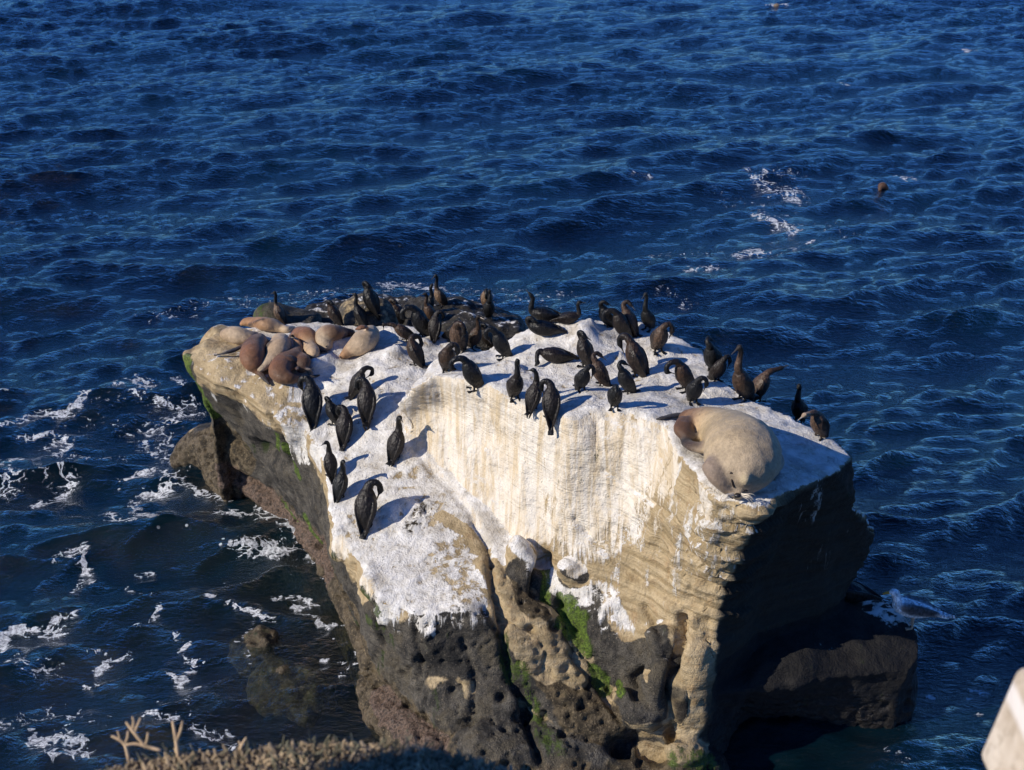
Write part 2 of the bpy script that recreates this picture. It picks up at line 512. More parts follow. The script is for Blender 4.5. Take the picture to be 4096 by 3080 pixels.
# white droppings: flat tops, rims, and down the front slab
nzr = RN[:, 2]
topm = smooth(.35, .7, nzr+.25*wob)*smooth(1.1, 1.4, RV[:, 2]+.2*wob)
facew = spots(RV, [(1640,1570,.25),(1700,1530,.3),(1780,1520,.35),(1900,1550,.35),(2020,1600,.35),(2120,1660,.35),(2230,1710,.35),(2340,1690,.35),(2450,1680,.3),(1700,1700,.5),(1850,1750,.65),(2000,1800,.65),(2100,1850,.6),(2250,1850,.65),(2350,1850,.55),(2450,1900,.5),
                   (1950,1950,.45),(2100,2050,.4),(2200,2000,.4,.8),(2330,2050,.4,.8),(2480,2000,.35,.7),(2560,2100,.3,.5),
                   (2100,2160,.25,.6),(2320,2190,.25,.5),(2620,2000,.4,.6),(2750,2120,.4,.45),(2640,2300,.35,.3),(2850,2200,.3,.4),(2400,2130,.35,.6),(2250,2120,.3,.6),(2450,2250,.2,.35),(2500,2450,.2,.2),
                   (2450,1740,.4,.9),(2600,1780,.35,.9),(2680,1880,.35,.7),(2560,1880,.4,.8),(2850,2020,.3,.55),(2700,2000,.3,.5),(2850,2080,.3,.45),(2650,2150,.4,.35),(2800,2250,.3,.3),(2980,2080,.12,.7),
                   (2300,2275,.1,1),(1490,2330,.13,1),(1370,2190,.14,1),(1420,2160,.15,.8)], wob)
rimw = spots(RV, [(860,1580,.2,.4),(960,1610,.2,.45),(1060,1670,.22,.5),(1160,1740,.28,.85),(1200,1800,.22,.7),(1280,1830,.2,.8),
                  (1320,2000,.15,.8),(1550,2420,.25,.7),(1700,2450,.25,.6),(1680,2490,.1,.6),(1850,2430,.2,.5),(3300,1980,.5,.25),
                  (3450,2080,.4,.3),(3300,2200,.4,.2)], wob)
white = np.clip(np.maximum(topm*.92, np.maximum(facew, rimw)), 0, 1)
white *= 1-.85*smooth(.3, .8, tan)*(RV[:, 2] < 1.75)
white *= 1-.62*spots(RV, [(760,1430,.35),(850,1400,.5),(870,1370,.5,1.5),(900,1370,.3),(850,1480,.4),(950,1500,.4),(1050,1570,.4),(1130,1640,.3,.7),(1000,1430,.4,.8),(1700,2050,.3,.5),(1850,2250,.35,.6),(1900,2380,.3,.5),(1450,2120,.2,.3),(1650,1900,.2,.4),(1800,1400,.2,.4),(2700,2120,.3,.3),(2980,2100,.3,.4)], wob)
white *= 1-.8*spots(RV, [(2200,2700,.4),(2060,2330,.22),(2100,2420,.25),(2140,2520,.2),(2000,2440,.15),(2660,2520,.15)], wob)
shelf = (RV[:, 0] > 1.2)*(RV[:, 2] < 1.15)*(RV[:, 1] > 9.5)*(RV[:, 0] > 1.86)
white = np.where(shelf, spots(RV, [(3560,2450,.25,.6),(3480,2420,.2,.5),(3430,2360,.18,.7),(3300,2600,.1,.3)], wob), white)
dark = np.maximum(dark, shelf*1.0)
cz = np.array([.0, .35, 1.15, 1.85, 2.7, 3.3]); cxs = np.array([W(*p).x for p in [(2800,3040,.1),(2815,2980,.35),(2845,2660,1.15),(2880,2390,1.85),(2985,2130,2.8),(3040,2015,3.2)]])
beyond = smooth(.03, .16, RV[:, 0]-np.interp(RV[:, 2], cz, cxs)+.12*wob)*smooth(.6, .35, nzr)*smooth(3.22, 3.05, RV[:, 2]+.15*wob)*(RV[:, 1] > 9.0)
# right-hand side and shelf: shade painted in almost black, pale runs below the rim
flank_shade = smooth(.45, .1, nzr)*smooth(.15, .45, RN[:, 0]+.1*wob)*smooth(1.1, 1.5, RV[:, 0])*smooth(3.2, 2.95, RV[:, 2]+.2*wob)
flank_shade = np.maximum(np.maximum(flank_shade, beyond), shelf*1.0)
wet = smooth(.9, .3, RV[:, 2]+.3*wob)

# -- carving and noise
flat_ = smooth(.6, .85, nzr)
disp = 0.075*fbm(RV*1.1, 3, 1)+0.030*fbm(RV*3.4, 4, 5)*(1-.5*flat_)
disp += 0.012*fbm(RV*11, 4, 9)*(1-.7*flat_)
side = smooth(.75, .45, nzr)
# bedding: thin ledges on the front-right face and the shaded side
q = RV[:, 2]*1.0 + RV[:, 0]*.28 - RV[:, 1]*.05 + .12*fbm(RV*.9, 2, 20)
strat = fbm(np.stack([RV[:, 0]*.35, RV[:, 1]*.35, q*7.5], 1), 4, 30, .6, ridged=True)
sm = side*smooth(.2, 1.2, RV[:, 0])*smooth(1.2, 1.6, RV[:, 2])
disp += .05*strat*sm
q2 = RV[:, 2]*3.1+RV[:, 0]*.55+.5*fbm(RV*1.3, 2, 81)
corner = np.zeros(len(RV)); dcn, _ = near(RV, line_pts([(3040,2030),(2960,2160),(2890,2380),(2845,2600),(2820,2800)], .2)); corner = smooth(.7, .15, dcn)
disp += corner*side*smooth(1.2, 1.6, RV[:, 2])*(.085*((q2 % 1.0)-.5)+.09*fbm(RV*3, 4, 83, .6, ridged=True))
disp += .02*strat*side*(1-sm)
# honeycomb pits in the low dark rock
d1, s1 = pits(RV*5.0, 3); d2, s2 = pits(RV*11.0, 4)
disp -= .085*smooth(.38, .1, d1)*(s1 > .45)*np.maximum(rough_low, brown*.7)
disp -= .035*smooth(.4, .15, d2)*(s2 > .3)*np.maximum(np.maximum(rough_low, brown), pink)
disp += .06*fbm(RV*2.2, 4, 40, .6, ridged=True)*rough_low
disp += .03*fbm(RV*14, 3, 44)*pink
disp += .04*fbm(RV*6, 3, 47, .6, ridged=True)*np.maximum(tan*(RV[:, 2] < 1.5), brown)
# lumps on the white top
disp += .012*topm*fbm(RV*4.5, 3, 60) + .035*topm*np.maximum(0, fbm(RV*2.5, 3, 63)-.12)*3
def groove(poly, w, dep):
    global disp
    d, _ = near(RV, line_pts(poly, w*0.5))
    disp = disp - dep*np.exp(-(d*(1+.6*wob)/w)**2)
groove([(1960,2240),(1965,2330),(1990,2420),(2010,2560),(2040,2700),(2100,2860),(2160,3040)], .04, .11)
groove([(2180,2230),(2150,2300),(2140,2390)], .06, .16)
groove([(1890,2090),(1945,2170),(1965,2260)], .03, .05)
groove([(1600,1660),(1640,1780),(1760,1910),(1880,2050),(1950,2180)], .05, .03)
groove([(2330,2560),(2270,2480),(2235,2400)], .04, .09)
groove([(2740,2470),(2730,2560),(2690,2700),(2660,2830)], .05, .16)
groove([(2590,2680),(2530,2720),(2545,2780)], .05, .12)
groove([(2690,2760),(2690,2880),(2680,2960)], .045, .14)
groove([(2480,2990),(2550,2970),(2620,3010)], .1, .25)
groove([(2280,2620),(2400,2760),(2480,2880)], .03, .07)
groove([(1660,2500),(1690,2640),(1680,2780)], .03, .05)
groove([(1850,2560),(1900,2700),(1890,2850)], .03, .05)
groove([(1080,1660),(1130,1760),(1160,1860)], .05, .08)
groove([(930,1570),(970,1600)], .05, .12)
groove([(1040,1800),(1100,1830)], .14, .25)
groove([(2680,2200),(2682,2310)], .02, .04)
groove([(2580,2430),(2640,2530),(2650,2590)], .03, .06)
groove([(2420,1880),(2700,2060),(2950,2250)], .025, .04)
groove([(2300,2080),(2500,2280),(2830,2480)], .03, .05)
groove([(1700,2240),(1900,2280)], .02, .03)
groove([(1420,2330),(1500,2420),(1540,2560)], .04, .07)
def bump_at(sx, sy, r, h):
    global disp
    p = np.array(hit(sx, sy))
    disp = disp + h*np.exp(-((RV-p)**2).sum(1)/(r*r)*(1+.5*wob))
for b in [(1570,1430,.11,.13),(1600,1425,.07,.1),(2010,1480,.16,.12),(2060,1490,.1,.1),(2200,1310,.25,.2),(2060,1310,.2,.2),(2320,1345,.22,.16),
          (2350,1370,.15,.1),(2610,1410,.13,.13),(2690,1410,.17,.15),(2480,1430,.1,.08),(2360,1330,.08,.1),(1260,1480,.1,.14),(1350,1390,.16,.16),
          (1290,1455,.16,.12),(1150,1545,.12,.1),(1200,1560,.12,.1),(1260,1530,.08,.08),(2500,1750,.3,.14),(2330,1760,.2,.1),
          (1950,1810,.07,.07),(1970,1850,.08,.08),(1500,2560,.1,.06),(1720,2560,.14,.1),(2700,2230,.08,.08),(2600,2160,.07,.06),
          (2990,2040,.12,.1),(2440,1790,.2,.06),(2660,1640,.3,.05),(1560,1520,.3,.05),(1760,1350,.12,.12),(1700,1380,.14,.1)]:
    bump_at(b[0], b[1], b[2], b[3]*.62)
RV2 = RV + RN*disp[:, None]
set_co(rock_me, RV2)
white = np.maximum(white, .0)
set_attr(rock_me, 'm1', np.stack([white, dark, green], 1))
set_attr(rock_me, 'm2', np.stack([pink, wet, brown], 1))
set_attr(rock_me, 'm3', np.stack([tan, smooth(.3, .9, facew), flank_shade], 1))
shade_smooth(rock_me)

def rock_material(name, masks=True, base=(.36, .29, .185)):
    m, nt, bs = node_mat(name); N = NT(nt)
    geo = N.n('ShaderNodeNewGeometry'); pos = geo.outputs['Position']
    def attr(nm):
        a = N.n('ShaderNodeAttribute', attribute_name=nm); s = N.n('ShaderNodeSeparateColor'); N.put(s, 0, a.outputs['Color']); return s.outputs
    m1, m2, m3 = attr('m1'), attr('m2'), attr('m3')
    sep = N.n('ShaderNodeSeparateXYZ'); N.put(sep, 0, pos)
    n1 = N.noise(pos, 2.2, 5); n2 = N.noise(pos, 9, 5, .6); n3 = N.noise(pos, 45, 3, .7); n4 = N.noise(pos, 120, 2, .6)
    # bedding lines
    lay = N.mapping(pos, (.5, .4, 9), rot=(0, rad(16), 0))
    l1 = N.noise(lay, 2.2, 5, .65, .3)
    nzs = N.n('ShaderNodeSeparateXYZ'); N.put(nzs, 0, geo.outputs['True Normal'])
    lx = N.n('ShaderNodeMix'); N.put(lx, 0, N.ramp(nzs.outputs[2], .55, .85)); N.put(lx, 2, l1); N.put(lx, 3, N.noise(pos, 4.2, 6, .65))
    sand = N.mix(N.ramp(lx.outputs[0], .35, .65), (.34, .255, .135), (.56, .44, .265))
    sand = N.mix(N.ramp(n1, .4, .65), sand, (.42, .28, .12)) if False else N.mix(N.math('MULTIPLY', N.ramp(n2, .5, .7), .35), sand, (.33, .18, .07))
    sand = N.mix(N.ramp(n3, .3, .75), N.mix(.25, sand, (.1, .07, .04)), sand)
    # crumbly brown wet rock
    brn = N.mix(N.ramp(n2, .35, .65), (.026, .02, .012), (.11, .082, .045))
    brn = N.mix(N.ramp(n3, .55, .7), brn, (.22, .17, .1))
    drk = N.mix(N.ramp(N.math('ADD', N.math('MULTIPLY', n2, .5), N.math('MULTIPLY', n1, .5)), .38, .62), (.02, .019, .017), (.11, .098, .078))
    drk = N.mix(N.ramp(N.noise(pos, 1.7, 5, .7), .5, .62), drk, (.088, .074, .05))
    drk = N.mix(N.ramp(n3, .58, .72), drk, (.22, .18, .13))
    drk = N.mix(N.ramp(n4, .5, .35), drk, (.015, .013, .011))
    grn = N.mix(N.ramp(n3, .3, .7), (.02, .036, .006), (.12, .19, .018))
    pnk = N.mix(N.ramp(n3, .35, .65), (.035, .024, .016), (.17, .115, .082))
    w_d = N.mix(N.ramp(n2, .35, .7), (.63, .60, .54), (.83, .81, .77))
    w_d = N.mix(N.math('MULTIPLY', N.ramp(N.noise(pos, 2.6, 8, .75), .48, .66), .75), w_d, (.42, .37, .29))
    w_d = N.mix(N.math('MULTIPLY', N.ramp(N.noise(pos, 6.5, 6, .75, .8), .55, .68), .6), w_d, (.25, .225, .19))
    w_d = N.mix(N.ramp(n3, .62, .78), w_d, (.42, .39, .34))
    col = sand
    col = N.mix(N.ramp(N.math('ADD', m1[1], N.math('MULTIPLY', N.math('SUBTRACT', n2, .5), .9)), .38, .6), col, drk)
    col = N.mix(N.ramp(N.math('ADD', m2[2], N.math('MULTIPLY', N.math('SUBTRACT', n2, .5), .9)), .4, .65), col, brn)
    col = N.mix(N.math('MULTIPLY', N.ramp(m3[0], .3, .6), .85), col, sand)
    col = N.mix(N.ramp(N.math('ADD', m2[0], N.math('MULTIPLY', N.math('SUBTRACT', n2, .5), .7)), .4, .6), col, pnk)
    col = N.mix(N.math('MULTIPLY', m3[2], .93), col, N.mix(N.ramp(n2, .35, .65), (.004, .004, .005), (.010, .0095, .010)))  # almost black for the painted shade of the right side; back ledges share it
    # streaks running down: narrow across, long along the fall line
    st = N.noise(N.mapping(pos, (9, 1.3, .8)), 1.0, 7, .7, 1.0)
    st2 = N.noise(N.mapping(pos, (2.2, 9, .7)), 1.0, 4, .6, .3)
    sepn = N.n('ShaderNodeSeparateXYZ'); N.put(sepn, 0, geo.outputs['True Normal'])
    wx = N.ramp(N.math('ABSOLUTE', sepn.outputs[0]), .55, .8)
    nm = N.n('ShaderNodeMix'); N.put(nm, 0, wx); N.put(nm, 2, st); N.put(nm, 3, st2)
    steep = N.ramp(sepn.outputs[2], .9, .6)
    fl = N.n('ShaderNodeMix'); N.put(fl, 0, steep); N.put(fl, 2, n2); N.put(fl, 3, nm.outputs[0])
    wv = N.math('ADD', m1[0], N.math('MULTIPLY', N.math('SUBTRACT', fl.outputs[0], .5), 2.4))
    wv = N.math('ADD', wv, N.math('MULTIPLY', N.math('SUBTRACT', n3, .5), .2))
    wm = N.ramp(wv, .42, .66)
    wm = N.math('MULTIPLY', wm, N.ramp(m1[0], .08, .3))
    wst = N.mix(N.ramp(st, .38, .6), (.60, .485, .32), (.78, .72, .62))
    wcol = N.mix(N.math('MULTIPLY', steep, N.ramp(m3[1], .1, .5)), w_d, wst)
    col = N.mix(wm, col, wcol)
    gst = N.noise(N.mapping(pos, (14, 5, 1.6)), 1.0, 4, .65)
    gm = N.ramp(N.math('ADD', N.math('ADD', m1[2], N.math('MULTIPLY', N.math('SUBTRACT', gst, .5), 2.2)), N.math('MULTIPLY', N.math('SUBTRACT', N.math('ADD', N.math('MULTIPLY', n3, .5), N.math('MULTIPLY', n2, .5)), .5), 2.2)), .35, .8)
    grn = N.mix(N.ramp(m1[2], .4, .85), (.022, .033, .008), grn)
    col = N.mix(N.math('MULTIPLY', gm, .92), col, grn)
    N.put(bs, 'Base Color', col)
    rg = N.n('ShaderNodeMix'); N.put(rg, 0, N.math('MULTIPLY', m2[1], N.ramp(n2, .4, .6))); N.put(rg, 2, .85); N.put(rg, 3, .28)
    N.put(bs, 'Roughness', rg.outputs[0])
    bs.inputs['Specular IOR Level'].default_value = .35
    h = N.math('ADD', N.math('MULTIPLY', n2, .7), N.math('MULTIPLY', n3, .4))
    h = N.math('ADD', h, N.math('MULTIPLY', N.noise(pos, 4.5, 7, .65, .5), 1.1))
    h = N.math('ADD', h, N.math('MULTIPLY', n4, .12))
    h = N.math('ADD', h, N.math('MULTIPLY', lx.outputs[0], N.math('MULTIPLY', steep, .9)))
    h = N.math('ADD', h, N.math('MULTIPLY', wm, .12))
    N.put(bs, 'Normal', N.bump(h, .8, .05))
    return m

rock_mat = rock_material("rock_surface")
rock = link("sea_rock", rock_me, rock_mat)
tag(rock, "huge white-streaked sandstone rock standing in the sea under the birds and the sea lions", "rock")
BV = bvh_of(rock_me)

def simple_rock(name, chains, label, voxel=.03, amp=.05, m1=(0, 1, 0), m2=(0, .3, 0), group=None, seed=0, mask=None, seg=16):
    Vp, Fp = join([blob(c) for c in chains])
    me = remesh(Vp, Fp, voxel, 5)
    v = get_co(me); nn = get_no(me)
    v = v + nn*(amp*fbm(v*2.2+seed, 4, seed+2) + .4*amp*fbm(v*8+seed, 3, seed+7))[:, None]
    set_co(me, v)
    k = len(v)
    M1 = np.tile(np.array(m1, float), (k, 1)); M2 = np.tile(np.array(m2, float), (k, 1))
    M3 = np.zeros((k, 3))
    if mask: mask(v, nn, M1, M2)
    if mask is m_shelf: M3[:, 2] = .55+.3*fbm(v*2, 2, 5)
    set_attr(me, 'm1', M1); set_attr(me, 'm2', M2); set_attr(me, 'm3', M3)
    shade_smooth(me)
    o = link(name, me, rock_mat)
    tag(o, label, "rock", group)
    return o, bvh_of(me)

def m_dome(v, nn, M1, M2):
    M1[:, 0] = .30*smooth(.3, .9, nn[:, 2]); M1[:, 1] = .55
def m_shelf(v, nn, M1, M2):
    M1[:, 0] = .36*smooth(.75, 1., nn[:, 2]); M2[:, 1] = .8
def m_green(v, nn, M1, M2):
    M1[:, 2] = smooth(-.4, .6, -nn[:, 0]+.1)*.62
EXTRA = []
for args in [
    ("boulder", [[(1400,1335,1.9,.2,.2),(1440,1310,2.0,.42,.42),(1500,1310,2.0,.42,.42),(1560,1330,1.9,.25,.2)]], "grey dome-shaped boulder streaked with droppings behind the sleeping sea lions, a cormorant on top", .025, .03, m_dome, 3),
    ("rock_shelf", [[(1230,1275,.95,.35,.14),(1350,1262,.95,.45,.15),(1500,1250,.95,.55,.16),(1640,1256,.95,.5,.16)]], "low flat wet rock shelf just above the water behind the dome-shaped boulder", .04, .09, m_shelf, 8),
    ("green_rock", [[(1040,1285,1.15,.22,.2),(1090,1275,1.2,.3,.24),(1170,1285,1.15,.28,.18),(1260,1295,1.15,.28,.14)]], "small rounded green rock behind the reddish sea lion at the back", .03, .03, m_green, 11),
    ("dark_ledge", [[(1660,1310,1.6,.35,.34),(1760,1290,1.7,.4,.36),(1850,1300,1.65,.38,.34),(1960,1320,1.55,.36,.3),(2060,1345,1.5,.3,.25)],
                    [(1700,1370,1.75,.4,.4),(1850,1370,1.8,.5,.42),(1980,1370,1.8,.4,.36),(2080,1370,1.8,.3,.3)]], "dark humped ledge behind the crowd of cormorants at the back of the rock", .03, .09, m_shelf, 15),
    ]:
    nm_, ch_, lb_, vx_, am_, mk_, sd_ = args
    o_, b_ = simple_rock(nm_, ch_, lb_, vx_, am_, seed=sd_, mask=mk_)
    EXTRA.append(b_)

def m_algae(v, nn, M1, M2):
    M1[:, 1] = .35; M2[:, 2] = .8; M2[:, 1] = 1; M1[:, 2] = .3
for i, (ch, lb) in enumerate([
    ([(1000,2620,-.3,.25,.25),(1055,2580,-.04,.2,.2),(1062,2550,.08,.05,.09)], "small peaked rock breaking the dark water left of the big rock"),
    ([(1060,2730,-.3,.3,.2),(1130,2745,-.22,.4,.2),(1220,2785,-.28,.36,.2),(1290,2820,-.35,.25,.15)], "broad olive boulder lying just under the dark water, nearer than the peaked one"),
    ([(110,2580,-.45,.3,.25),(160,2620,-.4,.35,.25)], "small brown boulder just under the foam at the left edge")]):
    simple_rock("submerged_rock", [ch], lb, .025, .12, mask=m_algae, seed=30+i)

# ------------------------------------------------------------------ sea
def wave_field(X, Y):
    r = np.random.RandomState(21)
    lam = np.concatenate([np.exp(r.uniform(math.log(2.2), math.log(7.5), 26)), np.exp(r.uniform(math.log(.6), math.log(2.2), 60)), np.exp(r.uniform(math.log(.25), math.log(.7), 110))])
    n = len(lam)
    th = rad(-73) + r.normal(0, 1, n)*np.where(lam > 2.2, .42, np.where(lam > .6, .40, .5))
    k = 2*math.pi/lam
    slope = np.where(lam > 2.2, .075*math.sqrt(2/26), np.where(lam > .6, .15*math.sqrt(2/60), .17*math.sqrt(2/110)))
    a = slope/k
    ph = r.uniform(0, 2*math.pi, n)
    kx, ky = k*np.cos(th), k*np.sin(th)
    Z = np.zeros_like(X); DX = np.zeros_like(X); DY = np.zeros_like(X)
    # slow warping of phase keeps the crests short and irregular
    w1 = np.sin(X*.31+1.3*np.sin(Y*.17))*1.1+np.sin(Y*.23+X*.11)*.9
    gust = np.clip(1+.55*np.sin(X*.21+Y*.11+1.5*np.sin(Y*.13+.8))*np.sin(Y*.19-X*.07+1.2*np.sin(X*.17)), .75, 1.4)
    for i in range(n):
        A = kx[i]*X+ky[i]*Y+ph[i]+w1*(.5 if lam[i] > 1.5 else 1.0)*math.sin(i*1.7)
        c = np.cos(A); s = np.sin(A)
        g = gust if lam[i] < 1.2 else 1.0
        c = c*g; s = s*g
        Z += a[i]*c
        DX -= a[i]*kx[i]/k[i]*s*.8; DY -= a[i]*ky[i]/k[i]*s*.8
    return DX, DY, Z

rows = np.concatenate([np.arange(3700, 0, -4.2), np.arange(0, -1300, -16.0)])
dep = PITCH+np.arctan((rows-1540)/FPX)
ys = CZ/np.tan(dep)
ys = np.concatenate([ys, [700., 1500., 4000.]])
tx = np.linspace(-.78, .78, 1250)
Yg, Tg = np.meshgrid(ys, tx, indexing='ij')
Xg = Tg*Yg
X = Xg.ravel().astype(np.float32); Y = Yg.ravel().astype(np.float32)
DX, DY, Z = wave_field(X, Y)
# sheltered water left of the rock front is calmer
calm = 1-.45*np.exp(-(((X+3.2)/2.5)**2+((Y-11.5)/2.0)**2))
far = np.where(Y > 120, np.clip(1-(Y-120)/400, 0, 1), 1)
Z *= calm*far; DX *= calm*far; DY *= calm*far
PV = np.stack([X+DX, Y+DY, Z], 1)
nr, nc = Yg.shape
sea_me = bpy.data.meshes.new("water")
idx = np.arange(nr*nc).reshape(nr, nc)
q = np.stack([idx[:-1, :-1], idx[:-1, 1:], idx[1:, 1:], idx[1:, :-1]], -1).reshape(-1, 4)
sea_me.vertices.add(nr*nc); sea_me.vertices.foreach_set('co', PV.astype(np.float32).ravel())
sea_me.loops.add(q.size); sea_me.loops.foreach_set('vertex_index', q.ravel().astype(np.int32))
sea_me.polygons.add(len(q)); sea_me.polygons.foreach_set('loop_start', np.arange(0, q.size, 4, dtype=np.int32))
sea_me.update(calc_edges=True); sea_me.validate()
shade_smooth(sea_me)

# foam laid in world space
foam = np.zeros(nr*nc, np.float32)
def foam_line(poly, w, k=1.0):
    P = [np.array(W(x, y, 0.0))[:2] for x, y in poly]
    global foam
    xs = [p[0] for p in P]; yy = [p[1] for p in P]
    m = np.where((X > min(xs)-3*w) & (X < max(xs)+3*w) & (Y > min(yy)-3*w) & (Y < max(yy)+3*w))[0]
    if len(m) == 0: return
    Q = np.stack([X[m], Y[m]], 1); best = np.full(len(m), 1e9)
    for a, b in zip(P[:-1], P[1:]):
        ab = b-a; t = np.clip(((Q-a)@ab)/(ab@ab+1e-9), 0, 1)
        best = np.minimum(best, np.sqrt(((Q-a-t[:, None]*ab)**2).sum(1)))
    foam[m] = np.maximum(foam[m], k*np.exp(-(best/w)**2))
def R4(l): return [(x*.678, 1300+y*.678) for x, y in l]
def R5(l): return [(x*.678, 2200+y*.678) for x, y in l]
def R6(l): return [(2600+x*.7816, y*.7816) for x, y in l]
for l, w, k in [([(20,610),(160,570),(280,540),(400,545),(460,500),(500,440)],.13,1.),([(150,660),(310,640)],.1,1),
    ([(290,700),(380,650),(400,700),(360,760)],.13,1),([(0,810),(100,800)],.15,1),([(0,880),(100,910),(60,970),(0,970)],.2,.9),
    ([(210,1030),(340,1000),(380,950),(430,900),(360,870)],.12,1),([(690,370),(780,340),(890,370),(820,440)],.2,.8),([(1060,320),(1090,390)],.12,1),
    ([(880,600),(960,640),(990,760),(870,690)],.2,.75),([(750,890),(870,850),(1050,900),(960,970),(820,990)],.17,.95),
    ([(800,1060),(870,1140),(1000,1150)],.11,1),([(640,1110),(690,1160),(770,1190)],.14,.85),([(1300,1110),(1480,1120),(1600,1160),(1800,1220)],.12,.9),
    ([(1440,1330),(1560,1340),(1680,1330)],.2,1.1),([(940,480),(1130,480)],.2,.75),([(240,900),(340,940)],.12,.7),([(400,760),(520,780),(740,770)],.15,.6),
    ([(330,1370),(480,1330),(500,1440)],.1,.9),([(820,1450),(880,1440)],.08,1),([(980,560),(1150,520)],.2,.7),([(0,380),(60,400)],.15,.8),([(600,470),(900,480)],.3,.45),
    ([(450,560),(800,620)],.4,.4)]:
    foam_line(R4(l), w, k)
for l, w, k in [([(0,490),(250,470),(390,410),(450,390)],.09,1),([(260,480),(340,480)],.12,1),([(0,510),(30,560)],.1,1),([(780,450),(830,470)],.08,1),([(900,430),(940,350)],.06,.9),
    ([(1030,500),(1100,540),(1050,580)],.06,1),([(1070,620),(1150,650),(1030,770)],.08,.9),([(1000,680),(1020,740)],.07,.9),([(930,860),(990,910)],.07,.9),([(1160,790),(1130,850),(1100,920),(1120,970)],.05,.8),
    ([(570,690),(640,640),(760,600)],.08,.95),([(500,770),(560,760)],.05,.9),([(540,590),(620,600)],.05,.9),([(220,1130),(340,1090),(450,1130)],.15,1.1),([(330,1210),(500,1200)],.12,1),([(1220,290),(1300,290)],.05,1),
    ([(1330,310),(1480,360),(1590,390)],.08,.9),([(1520,290),(1700,240),(1850,290),(1720,310),(1840,370),(1880,420),(1930,430)],.08,.85),
    ([(1960,420),(2090,440)],.05,1),([(2170,460),(2110,530),(2110,640),(2020,740)],.06,.8),([(1900,650),(2030,665)],.04,1),([(430,240),(500,130),(540,180)],.08,.95),([(340,60),(480,40)],.1,.9),
    ([(830,120),(900,110)],.05,1),([(1150,1040),(1300,1070),(1400,1120)],.12,.75),([(400,1010),(410,1080)],.07,.9),([(200,1040),(210,1080)],.06,.9),([(750,210),(900,290)],.06,.7),
    ([(20,990),(300,930)],.2,.55),([(80,640),(330,720)],.2,.55),([(300,900),(560,960)],.3,.45),([(870,960),(1020,990)],.1,.8),([(1440,600),(1470,660)],.05,.8),([(1370,540),(1480,440)],.06,.7)]:
    foam_line(R5(l), w, k)
for l, w, k in [([(560,920),(620,970),(740,970),(740,1020)],.32,.8),([(560,1100),(650,1130),(720,1170)],.25,.85),([(450,1305),(520,1260),(550,1290)],.2,1.),([(200,1400),(320,1380)],.2,.85),
    ([(60,1500),(180,1560)],.35,.5),([(1620,262),(1640,270)],.16,1.1),([(610,35),(690,35)],.2,1.2),([(980,430),(1010,430)],.15,.8),([(1290,910),(1330,915)],.2,.8),([(500,870),(740,900)],.5,.45),([(800,1240),(840,1230)],.1,.9),
    ([(380,1000),(1000,1200)],.9,.36),([(0,1300),(700,1300)],.8,.38)]:
    foam_line(R6(l), w, k)
for l, w, k in [([(1560,1110),(1640,1115),(1720,1130)],.33,.95),([(1400,1180),(1700,1150)],.5,.45),([(1000,1200),(1500,1150)],.8,.42),([(1750,1150),(2200,1200)],1.0,.4),([(600,1250),(900,1200)],.6,.38),
    ([(3900,2730),(3930,2735)],.07,1),([(3650,2730),(3730,2755)],.06,.9),([(3850,2760),(3880,2765)],.05,.9),([(3900,2830),(3910,2830)],.05,.9),([(3560,3000),(3640,3060)],.12,.6),([(2550,700),(2600,705)],.15,.7),
    ([(850,1850),(700,1900)],.15,.5),([(1060,2030),(1120,2090),(1250,2190),(1320,2290)],.14,1.0),([(700,1900),(760,1950),(900,1990)],.12,.9),([(1380,2440),(1440,2600),(1490,2760)],.06,.7)]:
    foam_line(l, w, k)
crest = np.clip((Z.astype(np.float64)-.16)/.2, 0, 1)
set_attr(sea_me, 'foam', np.stack([foam, np.exp(-(((X+2.4)/1.9)**2+((Y-11.6)/1.6)**2)), np.clip(1.2-np.sqrt(((X+1)/9)**2+((Y-13)/6)**2), 0, 1)], 1))

